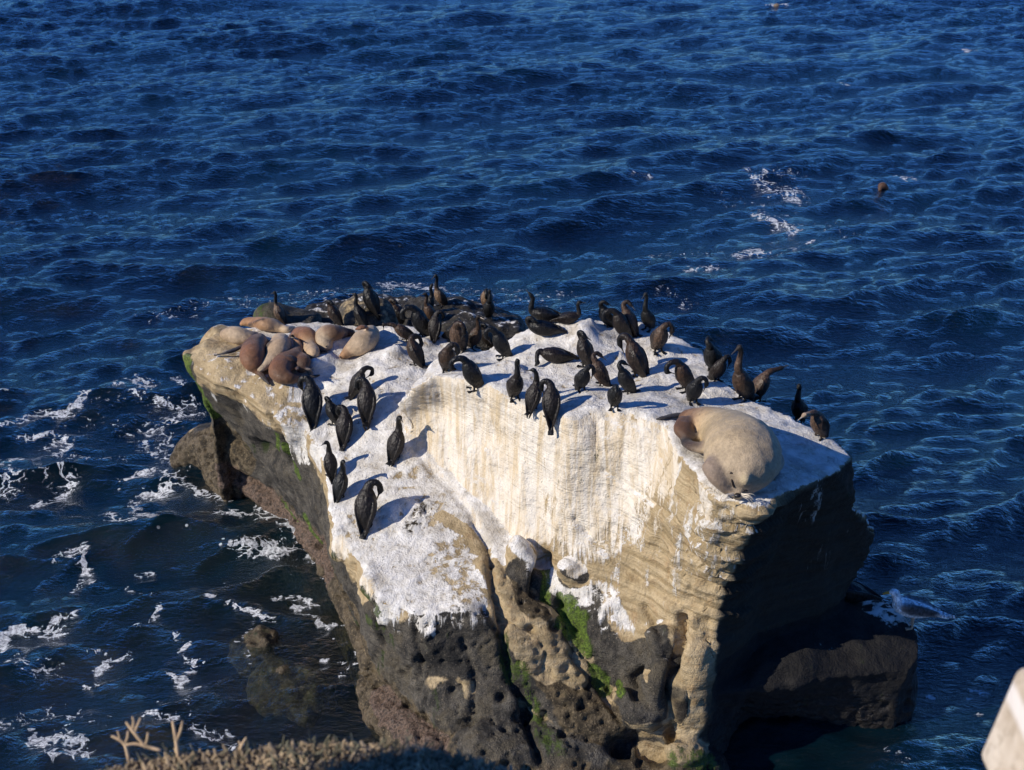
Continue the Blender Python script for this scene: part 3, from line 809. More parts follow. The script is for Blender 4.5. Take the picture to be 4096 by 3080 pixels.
def water_material():
    m, nt, bs = node_mat("sea_water"); N = NT(nt)
    geo = N.n('ShaderNodeNewGeometry'); pos = geo.outputs['Position']
    at = N.n('ShaderNodeAttribute', attribute_name='foam'); sp = N.n('ShaderNodeSeparateColor'); N.put(sp, 0, at.outputs['Color'])
    f = sp.outputs[0]; shal = sp.outputs[2]
    fn = N.noise(pos, 7.5, 8, .68, .9)
    v = N.n('ShaderNodeTexVoronoi', feature='F1'); N.put(v, 'Scale', 7.0); N.put(v, 'Vector', N.mapping(pos, (1, 1, .2)))
    holes = N.ramp(N.noise(pos, 26, 4, .7), .42, .56)
    dv = N.n('ShaderNodeVectorMath', operation='ADD'); nz_ = N.n('ShaderNodeTexNoise'); N.put(nz_, 'Vector', pos); N.put(nz_, 'Scale', 3.5); N.put(nz_, 'Detail', 4)
    N.put(dv, 0, pos); sc_ = N.n('ShaderNodeVectorMath', operation='SCALE'); N.put(sc_, 0, nz_.outputs['Color']); sc_.inputs['Scale'].default_value = .55; N.put(dv, 1, sc_.outputs[0])
    ve = N.n('ShaderNodeTexVoronoi', feature='DISTANCE_TO_EDGE'); N.put(ve, 'Scale', 5.5); N.put(ve, 'Vector', N.mapping(dv.outputs[0], (1, 1.3, .1)))
    lace = N.ramp(ve.outputs['Distance'], .16, .0)
    fm = N.ramp(N.math('ADD', N.math('ADD', N.math('MULTIPLY', f, .9), N.math('MULTIPLY', lace, N.math('MULTIPLY', N.ramp(f, .05, .4), .5))), N.math('MULTIPLY', N.math('SUBTRACT', fn, .5), 2.4)), .92, 1.12)
    dots = N.math('MULTIPLY', N.ramp(v.outputs['Distance'], .17, .10), N.ramp(N.math('ADD', N.math('MULTIPLY', f, .7), N.math('MULTIPLY', shal, N.ramp(N.noise(pos, .8, 3), .5, .7))), .25, .5))
    sprs = N.ramp(N.noise(pos, 2.3, 2), .5, .62)
    dots = N.math('MULTIPLY', dots, sprs)
    foamm = N.math('MAXIMUM', N.math('MULTIPLY', fm, N.math('ADD', .42, N.math('MULTIPLY', holes, .56))), N.math('MULTIPLY', dots, .8), clamp=True)
    tn = N.noise(pos, .35, 3)
    deep = N.mix(N.math('MULTIPLY', shal, .8), (.0003, .003, .010), (.0015, .014, .017))
    deep = N.mix(N.ramp(tn, .45, .7), deep, (.0008, .009, .018))
    b1 = N.noise(N.mapping(pos, (1, 1.7, 1), rot=(0, 0, rad(12))), 9.0, 6, .62, .25)
    b2 = N.noise(N.mapping(pos, (1, 1.5, 1), rot=(0, 0, rad(-15))), 17.0, 3, .6, .2)
    h = N.math('ADD', b1, N.math('MULTIPLY', b2, .22))
    nrm = N.bump(h, 1.0, .055)
    dif = N.n('ShaderNodeBsdfDiffuse'); N.put(dif, 0, deep)
    tr = N.n('ShaderNodeBsdfTransparent'); N.put(tr, 0, (.80, .86, .74))
    sub = N.n('ShaderNodeMixShader'); N.put(sub, 0, N.math('MULTIPLY', sp.outputs[1], .88)); nt.links.new(dif.outputs[0], sub.inputs[1]); nt.links.new(tr.outputs[0], sub.inputs[2])
    gl = N.n('ShaderNodeBsdfGlossy'); N.put(gl, 0, (1, 1, 1)); N.put(gl, 'Roughness', .07); nt.links.new(nrm, gl.inputs['Normal'])
    lw = N.n('ShaderNodeLayerWeight'); N.put(lw, 'Blend', .5); nt.links.new(nrm, lw.inputs['Normal'])
    fr = N.math('ADD', .008, N.math('MULTIPLY', N.math('POWER', lw.outputs['Facing'], 5.8), 3.0), clamp=True)
    w = N.n('ShaderNodeMixShader'); nt.links.new(fr, w.inputs[0]); nt.links.new(sub.outputs[0], w.inputs[1]); nt.links.new(gl.outputs[0], w.inputs[2])
    fo = N.n('ShaderNodeBsdfDiffuse'); N.put(fo, 0, N.mix(N.noise(pos, 20, 2), (.6, .64, .66), (.86, .87, .87))); N.put(fo, 'Normal', N.bump(fn, .6, .06))
    out = N.n('ShaderNodeMixShader'); nt.links.new(foamm, out.inputs[0]); nt.links.new(w.outputs[0], out.inputs[1]); nt.links.new(fo.outputs[0], out.inputs[2])
    nt.links.new(out.outputs[0], nt.nodes['Material Output'].inputs['Surface'])
    nt.nodes.remove(bs)
    return m
sea = link("water", sea_me, water_material()); tag(sea, kind="structure")

# sea bed far under the water
bm_ = mesh_np("seabed", [(-4000, -200, -3.2), (4000, -200, -3.2), (4000, 4200, -3.2), (-4000, 4200, -3.2)], [(0, 1, 2, 3)])
m_, nt_, bs_ = node_mat("seabed"); N_ = NT(nt_)
g_ = N_.n('ShaderNodeNewGeometry')
N_.put(bs_, 'Base Color', N_.mix(N_.ramp(N_.noise(g_.outputs[0], .9, 5), .45, .65), (.006, .012, .012), (.05, .032, .018)))
bs_.inputs['Roughness'].default_value = 1
tag(link("seabed", bm_, m_), kind="structure")

# ------------------------------------------------------------------ animals
def rock_hit(sx, sy):
    best = None
    d = ray(sx, sy).normalized(); o = Vector((0, 0, CZ))
    for b in [BV]+EXTRA:
        h = b.ray_cast(o, d)
        if h[0] is not None and (best is None or h[3] < best[1]): best = (h[0], h[3])
    return best[0] if best else W(sx, sy, 1.5)

def ground_z(x, y, default=1.5, top=4.5):
    z = None
    for b in [BV]+EXTRA:
        h = b.ray_cast(Vector((x, y, top)), Vector((0, 0, -1)))
        if h[0] is not None and (z is None or h[0].z > z): z = h[0].z
    return z if z is not None else default

def colour_by_chain(V, samples, cols, rads, k=2.0):
    """blend chain colours on the skin by closeness to each chain sample"""
    num = np.zeros((len(V), 3)); den = np.zeros(len(V))
    for p, c, r in zip(samples, cols, rads):
        d2 = ((V-p)**2).sum(1)/(r*r)
        w = np.exp(-d2*k)+1e-12/(d2+1e-3)
        num += w[:, None]*c; den += w
    return num/den[:, None]

_bu = [(math.cos(a), math.sin(a)) for a in np.linspace(0, 2*math.pi, 18, endpoint=False)]
def ball(c, a, b):
    """flattened ball, a wide and b high"""
    V = []; F = []; n = 18; m = 9
    for j in range(1, m):
        t = math.pi*j/m
        for cx, cy in _bu: V.append((c[0]+a*math.sin(t)*cx, c[1]+a*math.sin(t)*cy, c[2]+b*math.cos(t)))
    V.append((c[0], c[1], c[2]+b)); V.append((c[0], c[1], c[2]-b)); T, B = len(V)-2, len(V)-1
    for j in range(m-2):
        for k in range(n): F.append((j*n+k, (j+1)*n+k, (j+1)*n+(k+1) % n, j*n+(k+1) % n))
    for k in range(n):
        F.append((T, k, (k+1) % n)); F.append((B, (m-2)*n+(k+1) % n, (m-2)*n+k))
    return np.array(V), F

def organic(name, chains, voxel, mat, smooth_it=2, lat=None, noise=None, origin=(0, 0, 0)):
    """chains: list of (rows, colours, lateral); one continuous skin through all of them"""
    parts = []; S = []; Cc = []; R = []
    for ch in chains:
        rows, cols = ch[0], ch[1]; l = ch[2] if len(ch) > 2 else lat
        if l == 'balls':
            C = catmull([c[:5] for c in rows], 7); C[:, 3:5] = np.maximum(C[:, 3:5], .02)
            for c in C:
                v, f = ball(c[:3], c[3], c[4]); parts.append((v, f))
        else:
            v, f, C = tube(rows, 14, 4, l)
            parts.append((v, f))
        cols = np.array(cols if isinstance(cols[0], (tuple, list)) else [cols]*len(rows), float)
        t = np.linspace(0, len(rows)-1, len(C))
        for j, c in enumerate(C):
            i = min(int(t[j]), len(cols)-2) if len(cols) > 1 else 0
            fr = t[j]-i
            S.append(c[:3]); Cc.append(cols[i]*(1-fr)+cols[min(i+1, len(cols)-1)]*fr); R.append(max(c[3], c[4])*.8)
    V, F = join(parts)
    me = remesh(V, F, voxel, smooth_it)
    v = get_co(me)
    col = colour_by_chain(v, np.array(S), np.array(Cc), np.array(R))
    if noise:
        n = get_no(me); v = v + n*(noise[0]*fbm(v*noise[1]+noise[3], 3, 5)*noise[2] if False else noise[0]*fbm(v*noise[1]+noise[3], 3, 5))[:, None]
    v = v-np.array(origin)
    set_co(me, v)
    set_attr(me, 'col', col)
    shade_smooth(me)
    o = link(name, me, mat); o.location = origin
    return o

def feather_material():
    m, nt, bs = node_mat("feathers"); N = NT(nt)
    a = N.n('ShaderNodeAttribute', attribute_name='col')
    tc = N.n('ShaderNodeTexCoord'); g = tc.outputs['Object']
    n1 = N.noise(N.mapping(g, (60, 60, 22)), 1.0, 3, .6); n2 = N.noise(g, 38, 3, .6); n3 = N.noise(g, 9, 2)
    v = N.n('ShaderNodeTexVoronoi', feature='F1'); N.put(v, 'Vector', N.mapping(g, (42, 42, 20))); N.put(v, 'Scale', 1.0)
    f = N.math('MULTIPLY', N.ramp(n1, .3, .7, .55, 1.5), N.ramp(n2, .35, .65, .7, 1.4))
    c = N.mix(1.0, a.outputs['Color'], N.n('ShaderNodeCombineColor', x0=f, x1=f, x2=f).outputs[0], 'MULTIPLY')
    bright = N.math('MULTIPLY', N.ramp(v.outputs['Distance'], .5, .75), .3)
    c = N.mix(bright, c, N.mix(1.0, a.outputs['Color'], (2.6, 2.2, 1.8), 'MULTIPLY') if False else a.outputs['Color'])
    N.put(bs, 'Base Color', c)
    N.put(bs, 'Roughness', N.ramp(n3, .3, .7, .38, .6))
    bs.inputs['Specular IOR Level'].default_value = .35
    h = N.math('ADD', N.math('MULTIPLY', v.outputs['Distance'], -.8), n1)
    N.put(bs, 'Normal', N.bump(h, .6, .010))
    return m
FEATHER = feather_material()

def plain_mat(name, col, rough=.5, spec=.4, sc=40):
    m, nt, bs = node_mat(name); N = NT(nt)
    g = N.n('ShaderNodeTexCoord').outputs['Object']
    n = N.noise(g, sc, 3, .6)
    N.put(bs, 'Base Color', N.mix(N.ramp(n, .3, .7), tuple(c*.65 for c in col), tuple(min(1, c*1.3) for c in col)))
    bs.inputs['Roughness'].default_value = rough; bs.inputs['Specular IOR Level'].default_value = spec
    N.put(bs, 'Normal', N.bump(n, .3, .003))
    return m
BILL_D = plain_mat("bill_dark", (.05, .045, .04)); BILL_P = plain_mat("bill_pale", (.42, .36, .30)); BILL_Y = plain_mat("bill_yellow", (.6, .33, .04))

K = (.005, .0053, .0058); KB = (.0095, .008, .007); BR = (.034, .019, .011); DB = (.014, .010, .008); TN = (.15, .10, .065); MB = (.07, .043, .028)
TN2 = (.26, .19, .13)
PAL = {'k': dict(body=K, chest=K, neck=K, head=K, wing=KB),
       'kb': dict(body=KB, chest=DB, neck=KB, head=K, wing=DB),
       'b': dict(body=DB, chest=BR, neck=DB, head=K, wing=DB),
       'm': dict(body=BR, chest=MB, neck=BR, head=DB, wing=DB),
       't': dict(body=MB, chest=TN, neck=K, head=K, wing=BR),
       'tp': dict(body=MB, chest=MB, neck=MB, head=TN2, wing=K),
       'n': dict(body=K, chest=BR, neck=MB, head=DB, wing=K)}

def neck_pose(pose, s):
    """points relative to the shoulder in the bird's own frame; last = head, then bill tip"""
    return {
        'up':    [(.02,0,.06),(.01,0,.13),(.0,0,.19),(.025,0,.235)], 
        'tall':  [(.02,0,.08),(.01,0,.16),(.0,0,.24),(.025,0,.29)],
        'down':  [(.05,0,.06),(.10,0,.07),(.135,0,.03),(.13,0,-.03)],
        'tuck':  [(.03,0,.05),(.04,.02*s,.09),(.0,.04*s,.115),(-.045,.05*s,.085)],
        'side':  [(.025,.025*s,.055),(.035,.07*s,.075),(.045,.105*s,.04),(.055,.11*s,-.015)],
        'arch':  [(.05,0,.05),(.115,0,.055),(.17,0,.015),(.165,0,-.055)],
        'tail':  [(.0,.045*s,.055),(-.03,.10*s,.055),(-.06,.14*s,-.01),(-.08,.135*s,-.08)],
        'turn':  [(.02,0,.07),(.01,0,.14),(-.0,.01*s,.19),(-.01,.035*s,.215)],
        'out':   [(.06,0,.04),(.12,0,.05),(.17,0,.055),(.21,0,.06)],
    }[pose]

def bill_dir(pose, s):
    return {'up': (1,0,-.12), 'tall': (1,0,-.6), 'down': (-.55,.15*s,-.85), 'tuck': (-.75,-.25*s,-.5), 'side': (-.1,-.35*s,-1),
            'arch': (-.85,0,-.35), 'tail': (.05,-.3*s,-1), 'turn': (-.6,.9*s,-.1), 'out': (1,0,.25)}[pose]

def cormorant(sx, sy, ht, yaw, pose, pal, label, s=1, tilt=66, bill='d', group="cormorants standing and preening on the rock", sit=False, base=None, tail_drop=0.0, name="cormorant", billdir=None, k_size=None, low=False):
    foot = Vector(base) if base is not None else rock_hit(sx, sy)
    slant = (foot-Vector((0, 0, CZ))).length
    nominal = {'up': .60, 'tall': .66, 'down': .45, 'tuck': .46, 'side': .45, 'arch': .42, 'tail': .42, 'turn': .58, 'out': .40}[pose]
    px = ht*slant/FPX/.88
    if sit: px = ht*slant/FPX
    sc = np.clip((px if not sit else px*1.0)/nominal, .72, 1.25) if k_size is None else k_size
    P = PAL[pal]
    th = rad(14 if sit else tilt)
    d = np.array([math.cos(th), 0, math.sin(th)]); nb = np.array([-math.sin(th), 0, math.cos(th)])
    H = np.array([-.02, 0, .085]) if sit else np.array([-.015, 0, .125])
    def row(p, a, b): return (*p, a, b)
    kk = 1.0
    torso = [row(H-.15*d, .022, .018), row(H-.08*d, .056, .047), row(H+.00*d-.004*nb, .090, .084), row(H+.09*d-.008*nb, .102, .098),
             row(H+.17*d-.004*nb, .091, .086), row(H+.235*d, .062, .058)]
    S = H+.235*d
    NP = [S+np.array(q) for q in (neck_pose(pose, s) if not low else [(.04,0,.015),(.075,.03,.0),(.085,.075,-.05),(.075,.095,-.095)])]
    neck = [row(H+.16*d, .062, .058), row(S, .050, .046), row(NP[0], .041, .039), row(NP[1], .031, .031), row(NP[2], .028, .028), row(NP[3], .032, .030)]
    bd = np.array(billdir if billdir else bill_dir(pose, s), float); bd /= np.linalg.norm(bd)
    head = [row(NP[3]-bd*.022, .022, .022), row(NP[3], .031, .028), row(NP[3]+bd*.028, .022, .019), row(NP[3]+bd*.048, .012, .011)]
    chains = [(torso, [P['body'], P['body'], P['body'], P['chest'], P['chest'], P['chest']], (0, 1, 0)),
              (neck, [P['chest'], P['chest'], P['neck'], P['neck'], P['head'], P['head']], (0, 1, 0)),
              (head, [P['head']]*4, (0, 1, 0))]
    for w in (-1, 1):
        y = w
        wing = [row(H+.20*d+np.array([0, .052*y, 0])+.012*nb, .016, .026), row(H+.13*d+np.array([0, .083*y, 0])+.014*nb, .018, .050),
                row(H+.03*d+np.array([0, .078*y, 0])+.018*nb, .017, .056), row(H-.08*d+np.array([0, .047*y, 0])+.026*nb, .014, .040),
                row(H-.17*d+np.array([0, .024*y, 0])+.026*nb, .010, .022), row(H-.225*d+np.array([0, .010*y, 0])+.022*nb, .006, .009)]
        chains.append((wing, [P['wing']]*6, (0, 1, 0)))
        if not sit:
            chains.append(([row(H+np.array([.02, .035*y, -.045]), .026, .026), row(np.array([.012, .042*y, .04]), .013, .013), row(np.array([.012, .045*y, .012]), .011, .011)], [K]*3, (0, 1, 0)))
            chains.append(([row(np.array([-.02, .043*y, .010]), .010, .008), row(np.array([.03, .05*y, .010]), .020, .007), row(np.array([.085, .062*y, .008]), .038, .006)], [K]*3, (0, 1, 0)))
    t0 = H-.12*d
    te = np.array([-.235, 0, .05]) if sit else np.array([t0[0]-.12, 0, max(.015-tail_drop, t0[2]-.13-tail_drop)])
    if not sit and tail_drop: te[0] += .03
    chains.append(([row(t0, .026, .016), row((t0+te)/2, .030, .010), row(te, .040, .006)], [K]*3, (0, 1, 0)))
    o = organic(name, chains, .0065, FEATHER, 2, noise=(.004, 26, 1, sx*.01))
    me = o.data
    # beak: its own part
    hb = NP[3]+bd*.044; L = .062
    up = np.cross(bd, (0, 1, 0)); 
    v, f, _ = tube([(*hb, .010, .010), (*(hb+bd*L*.5), .006, .0065), (*(hb+bd*L*.9), .0045, .005), (*(hb+bd*L+np.array([0, 0, -.006])), .003, .004)], 8, 3, (0, 1, 0))
    bm = mesh_np("beak", v, f); shade_smooth(bm)
    b = link("beak", bm, BILL_P if bill == 'p' else BILL_D, o)
    Rm = Matrix.Rotation(rad(yaw), 4, 'Z')
    o.matrix_world = Matrix.Translation(foot-Vector((0, 0, .006))) @ Rm @ Matrix.Scale(float(sc), 4)
    tag(o, label, "cormorant", group)
    return o

# (sx, sy, height px, heading, neck, plumage, label, options)
BIRDS = [
 (1466,2104,171,80,'side','kb',"brownish-black cormorant nearest the viewer, standing on the low white terrace with its back turned",dict(s=-1,tail_drop=.05)),
 (1362,1987,144,62,'turn','k',"black cormorant with upright neck on the terrace edge, second nearest the viewer",dict(s=-1,tail_drop=.08)),
 (1326,1906,137,105,'turn','kb',"cormorant at the very edge of the terrace just behind the second nearest one",dict(s=1,tail_drop=.08)),
 (1583,1834,166,60,'turn','kb',"brown-backed cormorant beside the left end of the tall streaked face",dict(s=-1)),
 (1380,1766,131,80,'side','kb',"cormorant twisting its neck left in front of a hunched black one on the left rim",dict(s=1,tail_drop=.05)),
 (1339,1694,100,150,'tuck','k',"hunched black cormorant partly hidden behind the preening one on the left rim",dict(s=1)),
 (1254,1680,160,95,'side','k',"black cormorant on the left rim just below the dark brown sea lion",dict(s=1,tail_drop=.07)),
 (1470,1676,149,88,'side','kb',"cormorant with hooked neck preening its left wing, back turned, beside the long shadows",dict(s=1)),
 (1428,1582,105,30,'arch','kb',"brown cormorant with neck arched far over to the right behind the hook-necked one",dict(s=1)),
 (1667,1458,107,150,'tail','b',"brown cormorant bending its neck in a loop back to its tail near the grey dome",dict(s=-1)),
 (1788,1488,133,285,'side','b',"brown-chested cormorant facing the viewer at the back of the streaked block",dict(s=1)),
 (1899,1557,135,190,'arch','k',"glossy black cormorant with arched neck, bill on its chest, at the streaked block's rim",dict(s=1,bill='p')),
 (2013,1430,127,190,'down','k',"black cormorant leaning left with head bowed, tail over a white lump",dict()),
 (2058,1595,172,290,'up','kb',"tall cormorant with head turned down to the right, left of the front pair",dict(s=1,billdir=(.3,.3,-1))),
 (2131,1638,155,60,'turn','kb',"left bird of the overlapping front pair, its head turned back to the left",dict(s=1)),
 (2204,1677,146,88,'side','kb',"right bird of the overlapping front pair, long tail hanging over the streaked face",dict(s=1,tail_drop=.12)),
 (2325,1561,105,300,'side','k',"black cormorant standing on two clear legs with its bill pointing straight down",dict(s=1)),
 (2342,1462,131,150,'tuck','kb',"upright slim black cormorant with tucked head rising beside the sleeping one",dict(s=1,tilt=74)),
 (2406,1540,122,170,'tuck','m',"coppery brown cormorant hunched in the middle of the plateau",dict(s=-1)),
 (2509,1572,125,200,'tuck','k',"black cormorant with folded-in head right of the coppery one",dict(s=-1)),
 (2457,1632,112,270,'down','k',"short black cormorant without visible neck, facing the viewer",dict()),
 (2550,1501,155,150,'down','b',"brown-backed cormorant in the middle, head drooping to the left",dict()),
 (2740,1560,128,200,'arch','b',"cormorant with neck curved left, standing behind the black one near the bull",dict()),
 (2772,1610,122,285,'side','k',"black cormorant with neck hooked to its right just behind the big bull sea lion",dict(s=1)),
 (2631,1406,130,290,'side','m',"speckled brown cormorant standing on a round white lump",dict(s=1)),
 (2520,1335,118,150,'tuck','m',"greyish brown cormorant half hidden behind the bowing one at the back rim",dict(s=-1)),
 (2490,1352,118,190,'arch','kb',"cormorant at the back rim bowing low to the left",dict()),
 (2427,1306,100,200,'tuck','k',"round-headed black cormorant at the back rim, left of the bowing one",dict(s=1)),
 (2593,1317,141,225,'tall','k',"slim long-necked cormorant standing at the back rim right of the bowing pair",dict()),
 (2850,1488,140,230,'tuck','k',"hindmost of the two black cormorants at the right rim",dict(s=-1)),
 (2864,1523,108,315,'side','kb',"cormorant at the right rim preening in front of a round-backed black one",dict(s=1)),
 (2972,1600,140,210,'tall','n',"large cormorant with pale mottled neck raised beside its dark round back, at the right rim",dict(k_size=.98)),
 (3030,1600,112,20,'out','m',"brown cormorant behind the pale-necked one, bill pointing out to sea",dict()),
 (3195,1686,158,230,'up','k',"black cormorant with drooping wings and upright neck at the far right corner",dict(billdir=(.4,0,-.7))),
 (3276,1750,118,215,'out','tp',"cormorant at the right corner with a whitish face stretched left towards its neighbour's feet",dict(billdir=(.9,0,-.35),bill='p',tail_drop=.1)),
 (1766,1222,124,215,'tall','t',"long-necked tan-breasted cormorant standing highest on the dark back ledge",dict()),
 (1955,1273,96,280,'up','k',"black cormorant on the back ledge in front of a brown one, bill on its breast",dict(billdir=(.3,0,-1))),
 (1947,1236,96,270,'down','t',"brown cormorant standing right behind a black one on the back ledge",dict()),
 (1708,1262,94,20,'up','k',"black cormorant at the back, bill laid down its breast, left of the highest one",dict(billdir=(-.3,0,-1))),
 (1690,1346,125,200,'arch','k',"large glossy black cormorant bowing left in the crowded back group",dict(tilt=70)),
 (1605,1300,105,170,'tuck','n',"black cormorant with speckled brown neck beside the grey dome",dict(s=1,tilt=58)),
 (1628,1362,84,190,'out','m',"brown cormorant crouching low with looped neck at the left of the crowd",dict(billdir=(.1,0,-1),tilt=40)),
 (1740,1355,104,80,'side','kb',"cormorant with grey-striped back standing in the middle of the crowded back group",dict(s=-1)),
 (1728,1290,118,200,'up','m',"brown-necked cormorant standing behind the grey-striped one",dict()),
 (1800,1362,70,330,'tuck','k',"low dark cormorant hunched behind the brown-chested one",dict(s=1,tilt=45)),
 (1839,1406,140,250,'side','m',"copper-speckled cormorant with head bent to the left beside the long-billed one",dict(s=1)),
 (1895,1392,137,320,'up','m',"brown cormorant in profile with a long bill pointing right",dict(bill='p')),
 (1955,1388,88,170,'tuck','kb',"hunched cormorant with ruffled grey wing right of the long-billed brown one",dict(s=1)),
 (2195,1285,84,180,'up','k',"sitting black cormorant with its bill raised at the back rim",dict(sit=True,billdir=(.5,0,.6),k_size=.85)),
 (2258,1292,75,0,'up','kb',"small dark cormorant seen from the neck up beyond the back rim",dict(sit=True,k_size=.68)),
 (2190,1340,72,178,'tuck','k',"black cormorant lying on the white mound with its head laid on its back",dict(sit=True,k_size=.88,s=1)),
 (2240,1448,60,182,'tuck','kb',"dark cormorant lying asleep with its head stretched on the ground",dict(sit=True,k_size=.85,billdir=(.6,-.3,-.9),low=True)),
 (1125,1290,114,150,'tall','t',"tan cormorant with black neck standing left, above the sea lions",dict()),
 (1345,1297,88,170,'tuck','b',"small dark cormorant standing between the sea lions and the low shelf",dict(s=1)),
 (1490,1252,118,155,'tuck','k',"black cormorant standing upright on top of the grey dome boulder",dict(tilt=72)),
 (1447,1302,62,150,'up','k',"little dark cormorant visible behind the tan sea lions in front of the dome",dict(k_size=.72)),
 (3420,2400,70,170,'tuck','k',"black cormorant resting in deep shade on the low right shelf",dict(sit=True,k_size=1.1,s=1)),
]
for b in BIRDS:
    sx, sy, ht, yaw, pose, pal, lab, op = b
    grp = "cormorants gathered on the sea rock"
    cormorant(sx, sy, ht, yaw, pose, pal, lab, group=grp, **op)

# gull
def gull(sx, sy):
    foot = rock_hit(sx, sy)
    Wh = (.78, .79, .8); Dk = (.03, .03, .035)
    ch = [([(-.17,0,.155,.03,.022),(-.08,0,.17,.06,.055),(.02,0,.18,.075,.075),(.10,0,.205,.065,.07),(.145,0,.24,.045,.05)], [Wh]*5, (0,1,0)),
          ([(.12,0,.23,.045,.05),(.15,0,.28,.035,.035),(.165,0,.315,.036,.036),(.19,0,.322,.028,.028),(.21,0,.318,.014,.014)], [Wh]*5, (0,1,0)),
          ([(-.15,0,.15,.03,.014),(-.27,0,.13,.035,.006)], [Wh]*2, (0,1,0))]
    for y in (-1, 1):
        ch.append(([(.11,.045*y,.225,.02,.03),(.04,.066*y,.215,.02,.05),(-.07,.055*y,.195,.018,.045),(-.18,.032*y,.165,.012,.026)], [Dk]*4, (0,1,0)))
        ch.append(([(-.16,.032*y,.17,.012,.02),(-.20,.025*y,.16,.01,.018)], [Wh]*2, (0,1,0)))
        ch.append(([(-.20,.024*y,.155,.008,.014),(-.33,.008*y,.13,.005,.006)], [(.01,.01,.012)]*2, (0,1,0)))
    o = organic("gull", ch, .006, FEATHER, 2)
    for y in (-1, 1):
        v, f, _ = tube([(.0,.03*y,.13,.008,.008),(.0,.033*y,.02,.007,.007),(.01,.034*y,.008,.01,.006),(.05,.04*y,.006,.022,.004)], 8, 3, (0,1,0))
        me = mesh_np("leg", v, f); shade_smooth(me); link("leg", me, plain_mat("gull_leg", (.45,.3,.2)), o)
    v, f, _ = tube([(.205,0,.318,.011,.012),(.235,0,.314,.007,.009),(.258,0,.302,.004,.006)], 8, 3, (0,1,0))
    me = mesh_np("beak", v, f); shade_smooth(me); link("beak", me, BILL_Y, o)
    o.matrix_world = Matrix.Translation(foot) @ Matrix.Rotation(rad(172), 4, 'Z') @ Matrix.Scale(1.25, 4)
    tag(o, "white-headed dark-winged gull standing at the end of the shaded shelf on the right", "gull")
gull(3645, 2508)

# ------------------------------------------------------------------ sea lions
def hide_material():
    m, nt, bs = node_mat("sea_lion_fur"); N = NT(nt)
    a = N.n('ShaderNodeAttribute', attribute_name='col')
    g = N.n('ShaderNodeTexCoord').outputs['Object']
    n1 = N.noise(g, 3.2, 4, .6); n2 = N.noise(N.mapping(g, (1, 1, 1)), 28, 4, .65); n3 = N.noise(g, 90, 3, .7)
    f = N.math('MULTIPLY', N.ramp(n1, .3, .7, .78, 1.25), N.ramp(n2, .3, .7, .85, 1.15))
    c = N.mix(1.0, a.outputs['Color'], N.n('ShaderNodeCombineColor', x0=f, x1=f, x2=f).outputs[0], 'MULTIPLY')
    sc = N.ramp(N.noise(N.mapping(g, (4, 30, 30), rot=(.5, .3, .7)), 1.0, 2), .68, .74)
    c = N.mix(N.math('MULTIPLY', sc, .3), c, (.4, .32, .24))
    sp = N.ramp(N.noise(g, 22, 2), .70, .75)
    c = N.mix(N.math('MULTIPLY', sp, .5), c, (.03, .02, .015))
    N.put(bs, 'Base Color', c)
    bs.inputs['Roughness'].default_value = .52; bs.inputs['Specular IOR Level'].default_value = .35
    bs.inputs['Sheen Weight'].default_value = .1
    N.put(bs, 'Normal', N.bump(N.math('ADD', N.math('MULTIPLY', n2, .7), N.math('MULTIPLY', n3, .5)), .7, .016))
    return m
FUR = hide_material()
TAN = (.40, .285, .175); TAN2 = (.46, .35, .23); ORG = (.31, .165, .075); BRN = (.115, .054, .024); DBR = (.055, .03, .019); FLP = (.022, .018, .017); RED = (.20, .09, .042); GRY = (.17, .14, .12)

def lion_rows(pts, conv, lift=0.0, flat=.85, z0=None, floor=None):
    rows = []
    zs = [rock_hit(*conv(p[0], p[1]+p[2]*.5)).z for p in pts]
    zmin = np.median(zs)-.15 if floor is None else floor
    for p in pts:
        x, y, r = p[0], p[1], p[2]
        sx, sy = conv(x, y)
        rp = r*conv.k
        z = rock_hit(sx, sy+rp*.5).z+.1
        for _ in range(5):
            w = W(sx, sy, z)
            rm = rp*(w-Vector((0, 0, CZ))).length/FPX
            gz = max(ground_z(w.x, w.y), zmin) if z0 is None else z0
            z = gz + rm*flat*(.92 if len(p) < 4 else p[3])+lift
        rows.append((w.x, w.y, w.z, rm, rm*flat))
    return rows

class Conv:
    def __init__(s, ox, oy, k): s.ox, s.oy, s.k = ox, oy, k
    def __call__(s, x, y): return s.ox+x*s.k, s.oy+y*s.k
ZA = Conv(700, 1150, 600/2212)      # close study of the colony
Z1 = Conv(650, 1050, .4747)
Z5 = Conv(2500, 1550, .4973)

def on_body(x, y, body, flat):
    """first point of the body's balls seen at (x, y)"""
    o = np.array([0, 0, CZ]); d = np.array(ray(x, y)); best = None
    sc = np.array([1, 1, 1/flat])
    for bx, by, bz, r, _ in body:
        oc = (o-np.array([bx, by, bz]))*sc; dd = d*sc
        A = dd@dd; B = oc@dd; C = oc@oc-r*r; D = B*B-A*C
        if D > 0:
            t = (-B-math.sqrt(D))/A
            if best is None or t < best: best = t
    return None if best is None else o+d*best

def flipper(pts, conv, lift=0.0, thick=.25, body=None, flat=.8, floor=None):
    rows = lion_rows(pts, conv, lift, flat=1.0, floor=floor)
    if lift > .07 and body is not None:
        B = catmull(body, 6)
        for i, p in enumerate(pts):
            h = on_body(*conv(p[0], p[1]), B, flat)
            if h is not None: rows[i] = (h[0], h[1], h[2]-.002, rows[i][3], rows[i][4])
    out = []
    for (x, y, z, a, b), p in zip(rows, pts):
        hz = p[3] if len(p) > 3 else .5
        out.append((x, y, z, a, max(a*thick, .012)))
    return out

